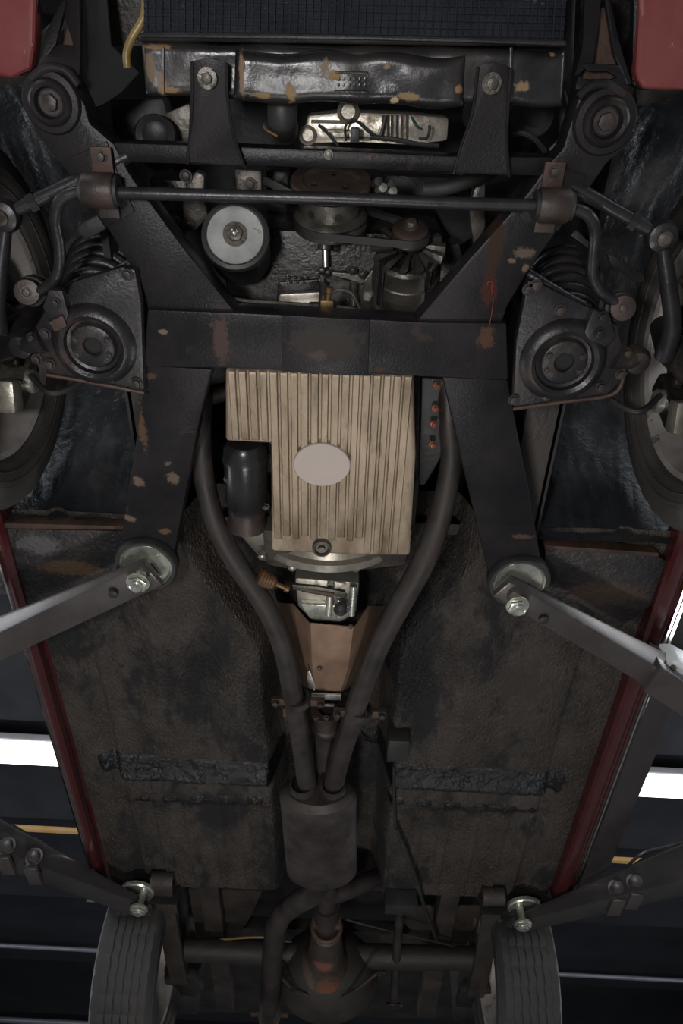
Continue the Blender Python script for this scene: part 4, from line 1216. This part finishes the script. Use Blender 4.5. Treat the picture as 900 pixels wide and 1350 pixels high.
def tie_rod(pa, pb, z, label, r, link, s):
    t = thing('tie_rod', U(*pa, z), label, 'tie rod', 'steering tie rods')
    a, b = U(*pa, z), U(*pb, z + 0.01)
    d = (a - b).normalized()
    part('rod', MB().tube([b - d * 0.10, b, b * 0.2 + a * 0.8, a], [r, r, r, r * 0.85], 16, smooth=False), 'bar', t)
    part('lock_nut', MB().lathe(a - d * 0.035, d, [(0, r), (0, r * 1.35), (0.012, r * 1.35), (0.012, r)], 6), 'bar', t)
    j = part('joint', MB().lathe(a + d * 0.02, DN, [(-0.018, 0.008), (-0.016, 0.020), (0, 0.0245), (0.012, 0.021), (0.016, 0.012), (0.016, 0)], 30), 'bar', t)
    part('grease_cap', MB().lathe(a + d * 0.02 + V((0, 0, -0.015)), DN, [(0, 0.012), (0.006, 0.011), (0.010, 0.006), (0.010, 0)], 22), 'cast', j)
    part('steering_arm', MB().tube([V(p) for p in link], [0.010, 0.013, 0.014, 0.016][:len(link)], 14), 'bar', t)
    return t


tie_rod((22, 277), (90, 244), 1.735, 'black steering tie rod with round joint on the oil filter side', 0.0105, plz((8, 290, 1.735), (2, 330, 1.74), (-4, 400, 1.75), (0, 450, 1.77)), -1)
tie_rod((856, 303), (792, 267), 1.735, 'black steering tie rod with round joint on the alternator side', 0.0105, plz((874, 326, 1.725), (880, 370, 1.735), (886, 430, 1.75), (875, 470, 1.77)), 1)

# ================================================================== wheels


def tyre_prof(R, w, rim):
    h = w / 2
    return [(-h * 0.72, rim), (-h * 0.86, rim + 0.006), (-h * 0.97, rim + 0.025), (-h, rim + 0.05), (-h * 1.0, R - 0.055), (-h * 0.975, R - 0.035), (-h * 0.965, R - 0.033), (-h * 0.93, R - 0.016), (-h * 0.84, R - 0.004)]


def wheel(cx, cy, cz, R, w, rim, s, name, label, group, grooves, detail):
    tm = 'dusty_tyre' if detail == 'front' else 'tyre'
    t = thing(name, V((cx, cy, cz - R)), label, 'wheel', group)
    c = V((cx, cy, cz))
    ax = V((1, 0, 0))
    p = tyre_prof(R, w, rim)
    full = p + [(-a, b) for a, b in reversed(p)]
    ty = part('tyre', MB().lathe(c, ax, full, 96), tm, t)
    # raised tread ribs with cuts between them
    h = w / 2 * 0.86
    n = grooves
    gw = 0.005
    rw = (2 * h - gw * (n - 1)) / n
    for k in range(n):
        x0 = -h + k * (rw + gw)
        mb = MB()
        N = 144
        rs = []
        for j in range(N):
            th = 2 * PI * j / N
            ze = 0.0013 * (1 if (j // 2) % 2 else -1)
            cut = 0.0035 if j % 4 == 0 and detail else 0
            rr = R - (0.006 if k in (0, n - 1) else 0) + 0.002 - cut
            d = V((0, math.cos(th), math.sin(th)))
            e = 0.0 if k == 0 else ze
            f_ = 0.0 if k == n - 1 else ze
            rs.append([c + ax * (x0 + e) + d * (R - 0.012), c + ax * (x0 + e) + d * rr, c + ax * (x0 + rw + f_) + d * rr, c + ax * (x0 + rw + f_) + d * (R - 0.012)])
        mb.rings(rs, loop=True)
        part('tread_rib', mb, tm, ty, ang=25)
    for rr, b in ((R - 0.045, 0.0016), (rim + 0.035, 0.0014), (rim + 0.022, 0.0014)):
        part('sidewall_ring', MB().torus(c + V((-s * w / 2 * (0.985 if rr > R - 0.05 else 0.97), 0, 0)), ax, rr, b, 80, 8), tm, ty)
    i = -s      # inner side sign
    h = w / 2
    part('rim', MB().lathe(c, V((i, 0, 0)), [(h * 0.74, rim + 0.004), (h * 0.80, rim - 0.002), (h * 0.74, rim - 0.010), (h * 0.60, rim - 0.014), (h * 0.35, rim - 0.024), (-h * 0.2, rim - 0.032), (-h * 0.45, rim - 0.05), (-h * 0.35, rim * 0.55), (-h * 0.2, rim * 0.3), (-h * 0.2, 0)], 72), 'rim', t)
    return t


for s, side in ((-1, 'oil filter'), (1, 'alternator')):
    cx = s * 0.695
    wheel(cx, AX_Y, AX_Z, 0.32, 0.19, 0.226, s, 'front_roadwheel', 'dusty front wheel with worn tyre, inner face showing, on the %s side' % side, 'front wheels', 5, 'front')
    hb_ = thing('front_hub', V((cx - s * 0.06, AX_Y, AX_Z)), 'oily black hub and brake caliper in the front wheel on the %s side' % side, 'brake', 'front brakes')
    hc = V((cx - s * 0.07, AX_Y, AX_Z))
    part('brake_disc', MB().lathe(hc + V((s * 0.02, 0, 0)), V((-s, 0, 0)), [(-0.006, 0.05), (-0.006, 0.135), (0.006, 0.135), (0.006, 0.05)], 56), 'steel', hb_)
    part('splash_plate', MB().lathe(hc + V((s * 0.005, 0, 0)), V((-s, 0, 0)), [(0, 0.03), (0.004, 0.06), (0.002, 0.125), (0.006, 0.132)], 48, a0=-0.4, a1=PI * 1.15), 'arm_black', hb_)
    part('knuckle', MB().tube([hc + V((-s * 0.03, 0.0, -0.10)), hc + V((-s * 0.035, 0, -0.03)), hc + V((-s * 0.035, 0, 0.03)), hc + V((-s * 0.02, 0, 0.14))], [0.024, 0.034, 0.034, 0.022], 16), 'arm_black', hb_)
    part('hub_carrier', MB().lathe(hc, V((-s, 0, 0)), [(-0.02, 0.055), (0.02, 0.055), (0.035, 0.045), (0.045, 0.03), (0.045, 0)], 32), 'arm_black', hb_)
    cal = part('caliper', MB().box(hc + V((s * 0.005, 0.105, 0.03)), 0.075, 0.05, 0.11, bev=0.012, rot=Matrix.Rotation(0.35, 3, 'X'), seg=3), 'cast' if s < 0 else 'engine', hb_)
    part('caliper_piston', MB().lathe(hc + V((-s * 0.03, 0.105, 0.03)), V((-s, 0, 0)), [(0, 0.022), (0.012, 0.022), (0.015, 0.018), (0.015, 0)], 24), 'zinc', cal)
    part('caliper', MB().box(hc + V((-s * 0.02, 0.10, -0.05)), 0.05, 0.06, 0.04, bev=0.01, rot=Matrix.Rotation(-0.3, 3, 'X')), 'alu', hb_)
    for k in range(3):
        th = 0.4 + k * 0.8
        part('bolt', MB().hexbolt(hc + V((-s * 0.022, 0.06 * math.cos(th), 0.06 * math.sin(th) - 0.02)), V((-s, 0, 0)), 0.009, 0.009), 'bolt', hb_)
    part('brake_hose', MB().tube([hc + V((-s * 0.04, 0.09, 0.02)), hc + V((-s * 0.09, 0.11, -0.01)), hc + V((-s * 0.14, 0.10, 0.05)), hc + V((-s * 0.2, 0.06, 0.14))], 0.006, 10), 'rubber', hb_)
for s, side in ((-1, 'tail pipe'), (1, 'damper rod')):
    wheel(s * 0.658, 2.80, 1.86, 0.325, 0.20, 0.20, s, 'rear_roadwheel', 'rear wheel with grooved tyre tread facing the camera on the %s side' % side, 'rear wheels', 7, True)

# ================================================================== rear axle
ra = thing('rear_axle', V((0, 2.8, 1.9)), 'grimy live rear axle with differential housing between the rear wheels', 'axle')
axm = grime('grimy_axle', (0.016, 0.0135, 0.0115), (0.030, 0.025, 0.021), 10, (0.5, 0.7), bump=0.4, bscale=90)
part('axle_tube', MB().tube([V((-0.56, 2.83, 1.925)), V((-0.2, 2.84, 1.925)), V((0.2, 2.84, 1.925)), V((0.56, 2.83, 1.925))], [0.04, 0.043, 0.043, 0.04], 24, smooth=False), axm, ra)
part('differential', MB().ball(V((0, 2.93, 1.90)), 0.19, 0.17, 0.155, n=36), axm, ra)
DL = V(ra.location)
pin_m = grime('pinion_housing', (0.035, 0.027, 0.022), (0.065, 0.05, 0.04), 14, (0.45, 0.65), metal=0.2, bump=0.25, loc=DL, spots=[(432, 1296, 1.825, 20, 26, (0.16, 0.06, 0.035), 0.9), (426, 1266, 1.84, 14, 12, (0.20, 0.075, 0.055), 0.9), (404, 1288, 1.83, 14, 18, (0.12, 0.09, 0.072), 0.8)])
n0 = V((-0.006, 2.53, 1.87))
part('pinion_nose', MB().lathe(n0, (0, 1, 0.05), [(0, 0), (0, 0.04), (0.03, 0.042), (0.035, 0.05), (0.12, 0.058), (0.22, 0.066), (0.28, 0.10)], 36), pin_m, ra)
part('pinion_flange', MB().torus(V((-0.006, 2.525, 1.868)), (0, 1, 0.05), 0.048, 0.008, 36, 10), 'rusty', ra)
part('cover_flange', MB().tube(plz((372, 1290, 1.80), (388, 1305, 1.79), (405, 1312, 1.785), (425, 1322, 1.78), (445, 1318, 1.78), (470, 1304, 1.785), (496, 1284, 1.80), (508, 1282, 1.81)), 0.006, 10), 'bush', ra)
for x, y in ((433, 1320), (500, 1284), (385, 1306), (462, 1309)):
    bolt_at(ra, x, y, 1.785, 0.007, 0.006)
pp = thing('propeller_shaft', V((-0.015, 2.2, 1.9)), 'brown propeller shaft running from the gearbox over the silencer to the axle', 'propeller shaft')
part('shaft_tube', MB().tube([V((-0.022, 1.50, 1.93)), V((-0.015, 2.0, 1.915)), V((-0.008, 2.44, 1.885))], 0.036, 24, smooth=False), 'pipe', pp)
part('joint_yoke', MB().tube([V((-0.008, 2.42, 1.885)), V((-0.007, 2.5, 1.875))], 0.044, 20, smooth=False), 'pipe', pp)
part('joint_yoke', MB().box(V((-0.007, 2.49, 1.87)), 0.10, 0.03, 0.05, bev=0.01), 'rusty', pp)
part('front_coupling', MB().lathe(U(430, 935, 1.885), (0, 1, 0.03), [(0, 0.02), (0, 0.040), (0.012, 0.040), (0.02, 0.034), (0.06, 0.034), (0.064, 0.038), (0.072, 0.038), (0.076, 0.02)], 36), 'bush', pp)
for sx in (-1, 0, 1):
    part('bolt', MB().hexbolt(U(430 + sx * 14, 946, 1.852), V((0, 0, -1)), 0.006, 0.005), 'bolt', pp)
# trailing springs each side
for s, pts, lab in ((-1, [(214, 1165, 1.90), (222, 1215, 1.89), (230, 1262, 1.88), (238, 1295, 1.87)], 'brown leaf spring end with folded eye on the tail pipe side'), (1, [(650, 1185, 1.90), (642, 1235, 1.89), (634, 1280, 1.88), (626, 1312, 1.87)], 'brown leaf spring end with folded eye on the damper rod side')):
    P = plz(*pts)
    t = thing('leaf_spring', P[0], lab, 'leaf spring', 'rear leaf springs')
    hw = 0.032
    for k in range(3):
        q = P[k:] if k else P
        if len(q) < 2:
            continue
        lo = [p + V((-hw, 0, -0.010 + 0.010 * k)) for p in q] + [p + V((hw, 0, -0.010 + 0.010 * k)) for p in reversed(q)]
        part('leaf', MB().prism(lo, t=0.009, bev=0.0015), 'floor', t)
    part('spring_eye', MB().lathe(P[0] + V((-0.036, 0, 0.01)), (1, 0, 0), [(0, 0.012), (0, 0.03), (0.072, 0.03), (0.072, 0.012)], 24), 'floor', t)
    part('axle_saddle', MB().prism([P[-1] + V(q) for q in ((-0.06, -0.03, 0), (0.05, -0.05, 0), (0.08, 0.06, 0.0), (0.04, 0.12, 0), (-0.06, 0.10, 0))], t=0.03, bev=0.005), 'dark', t)
    for dx in (-0.045, 0.03):
        part('shackle', MB().box(P[0] + V((dx * 1.1, 0.12, -0.014)), 0.012, 0.05, 0.012, bev=0.002), 'rusty', t)
dr = thing('damper_rod', U(520, 1320, 1.85), 'upright thin steel damper rod with a round foot beside the differential', 'damper')
d0, d1 = U(527, 1200, 1.95), U(518, 1325, 1.86)
part('rod', MB().tube([d0, d1], 0.016, 18, smooth=False), 'pipe', dr)
part('foot', MB().lathe(d1, (0, 0.3, -1), [(-0.01, 0.02), (0, 0.038), (0.006, 0.038), (0.01, 0.02), (0.01, 0)], 28), 'pipe', dr)
part('top_block', MB().box(d0 + V((0, 0.0, 0.03)), 0.05, 0.05, 0.05, bev=0.006), 'rubber', dr)
solo('handbrake_cable', MB().tube(plz((522, 1092, 1.905), (532, 1118, 1.90), (545, 1150, 1.895), (556, 1185, 1.90), (566, 1215, 1.92), (576, 1240, 1.95)), 0.0065, 10), 'rubber', 'black handbrake cable snaking across the rear floor beside the silencer', 'cable')
solo('floor_pipe', MB().tube(plz((519, 1010, 1.895), (519, 1050, 1.90), (521, 1092, 1.905)), 0.004, 8), 'rubber', 'thin dark pipe crossing the floor swage behind the rubber block', 'pipe')
solo('brake_line', MB().tube(plz((240, 1245, 1.95), (300, 1238, 1.95), (350, 1236, 1.95), (400, 1246, 1.95)), 0.004, 8), 'hose_tan', 'thin tan brake line over the rear axle on the tail pipe side', 'pipe')
solo('brake_line', MB().tube(plz((455, 1212, 1.97), (500, 1224, 1.95), (560, 1238, 1.95), (600, 1248, 1.95), (632, 1258, 1.95)), 0.004, 8), 'rubber', 'thin black brake line over the rear axle on the damper rod side', 'pipe')

# ================================================================== lift arms


def hexa(b4, tops):
    return MB().prism(b4, tops=tops, bev=0.004)


def lift_arm(label, pad_px, zpad, pad_r, arm, mat, nut_px, znut, extra=None, style='front'):
    pc_ = U(*pad_px, zpad)
    t = thing('lift_arm', pc_, label, 'lift arm', 'arms of the car lift')
    (x0, y0, z0), (x1, y1, z1), (x2, y2, z2), (x3, y3, z3) = arm['bottom']
    b4 = plz(*arm['bottom'])
    d = (b4[1] - b4[0])
    b4[1] = b4[0] + d * arm.get('ext', 1.6)
    d = (b4[2] - b4[3])
    b4[2] = b4[3] + d * arm.get('ext', 1.6)
    h0, h1 = arm['h']
    h1e = h0 + (h1 - h0) * arm.get('ext', 1.6)
    tops = [b4[0] + V((0, 0, h0)), b4[1] + V((0, 0, h1e)), b4[2] + V((0, 0, h1e)), b4[3] + V((0, 0, h0))]
    if style == 'front':      # front face shaped to lean outwards so it mirrors the side light
        nf_ = (b4[0] - b4[3] + b4[1] - b4[2])
        nf_.z = 0
        nf_.normalize()
        tops[0] += nf_ * h0 * 0.5
        tops[1] += nf_ * h1e * 0.5
    part('beam', hexa(b4, tops), mat, t)
    r = pad_r
    part('pad_cup', MB().lathe(pc_, DN, [(-0.004, r * 0.9), (0.0, r), (0.010, r * 0.98), (0.014, r * 0.9), (0.012, r * 0.84), (0.006, r * 0.80), (0.004, r * 0.4), (0.004, 0)], 48), 'zinc' if style == 'rear' else 'zinc', t, label='plated pad dish')
    if style == 'front':
        part('pad_rubber', MB().lathe(pc_, DN, [(-0.024, 0), (-0.024, r * 0.98), (-0.016, r * 1.08), (0.008, r * 1.10), (0.016, r * 1.03), (0.016, r * 0.93), (0.004, r * 0.90)], 48), 'rubber', t)
    nz_ = U(*nut_px, znut)
    top = V((nz_.x, nz_.y, zpad))
    part('screw', MB().tube([nz_, top], 0.0125, 20, smooth=False), 'zinc', t)
    part('screw_nut', MB().hexbolt(nz_ + V((0, 0, 0.012)), DN, 0.0215 if style == 'front' else 0.026, 0.011, 1.12), 'zinc', t)
    part('screw_end', MB().lathe(nz_, DN, [(0, 0.014), (0.006, 0.014), (0.008, 0.011), (0.007, 0.0)], 24), 'zinc', t)
    return t


A1 = dict(bottom=[(188, 744, 1.785), (0, 834, 1.755), (0, 872, 1.755), (214, 772, 1.785)], h=(0.016, 0.044), ext=2.2)
la = lift_arm('grey steel lift arm and round pad under the subframe leg on the oil filter side', (194, 742), 1.822, 0.061, A1, 'lift', (180, 772), 1.745)
A2 = dict(bottom=[(672, 768, 1.785), (880, 888, 1.755), (868, 915, 1.755), (650, 786, 1.785)], h=(0.016, 0.044), ext=1.0)
lb = lift_arm('grey steel lift arm and round pad under the subframe leg on the alternator side', (683, 764), 1.822, 0.061, A2, 'lift', (683, 803), 1.745)
# wider outer sleeve on the second arm with a pale end casting
b4 = plz((872, 880, 1.745), (1400, 1216, 1.735), (1380, 1252, 1.735), (848, 912, 1.745))
part('outer_sleeve', hexa(b4, [p + V((0, 0, 0.085)) for p in b4]), 'lift', lb)
part('end_casting', MB().prism(plz((878, 872, 1.775), (896, 872, 1.775), (960, 905, 1.775), (950, 930, 1.765), (895, 902, 1.765), (880, 888, 1.765)), t=0.06, bev=0.008), 'light_case', lb, label='pale end casting')
part('bolt', MB().hexbolt(U(885, 882, 1.77), V((0.2, -1, -0.4)), 0.008, 0.008), 'bolt', lb)
part('end_stop', MB().lathe(U(150, 781, 1.775), DN, [(-0.004, 0.010), (0.008, 0.010), (0.010, 0.006), (0.010, 0)], 16), 'dark', la)
part('end_stop', MB().lathe(U(716, 815, 1.775), DN, [(-0.004, 0.010), (0.008, 0.010), (0.010, 0.006), (0.010, 0)], 16), 'dark', lb)
A3 = dict(bottom=[(190, 1194, 1.835), (0, 1122, 1.80), (0, 1144, 1.80), (186, 1212, 1.835)], h=(0.022, 0.085), ext=2.2)
lc = lift_arm('dark lift arm with bolted sleeve reaching under the floor on the tail pipe side', (182, 1173), 1.885, 0.055, A3, 'lift_dark', (182, 1203), 1.81, style='rear')
A4 = dict(bottom=[(674, 1218, 1.835), (900, 1160, 1.80), (900, 1182, 1.80), (684, 1231, 1.835)], h=(0.022, 0.100), ext=2.0)
ld = lift_arm('dark lift arm with bolted sleeve reaching under the floor on the damper rod side', (690, 1193), 1.885, 0.055, A4, 'lift_dark', (690, 1223), 1.81, style='rear')
for arm_, xs in ((lc, ((9, 1116, 1.812), (45, 1130, 1.817))), (ld, ((812, 1172, 1.84), (836, 1164, 1.84)))):
    for x, y, z in xs:
        q = U(x, y, z)
        sl_ = part('sleeve_bolt', MB().hexbolt(q, V((0, -1, -0.25)), 0.02, 0.022, 1.3), 'lift', arm_)
        part('sleeve_strap', MB().box(q + V((0, 0.045, -0.030)), 0.040, 0.085, 0.014, bev=0.002), 'lift', arm_)
part('sleeve_plate', MB().prism(plz((-20, 1074, 1.90), (18, 1086, 1.90), (62, 1112, 1.89), (64, 1128, 1.86), (-20, 1120, 1.82)), up=V((0, 0.012, 0)), bev=0.002), 'lift_dark', lc)
part('sleeve_plate', MB().prism(plz((768, 1172, 1.87), (812, 1154, 1.90), (850, 1128, 1.92), (920, 1108, 1.93), (920, 1150, 1.84), (800, 1184, 1.83)), up=V((0, 0.012, 0)), bev=0.002), 'lift_dark', ld)
part('air_line', MB().tube(plz((768, 1170, 1.88), (810, 1157, 1.905), (842, 1128, 1.925), (870, 1118, 1.935), (930, 1104, 1.94)), 0.005, 8), 'lift', ld)
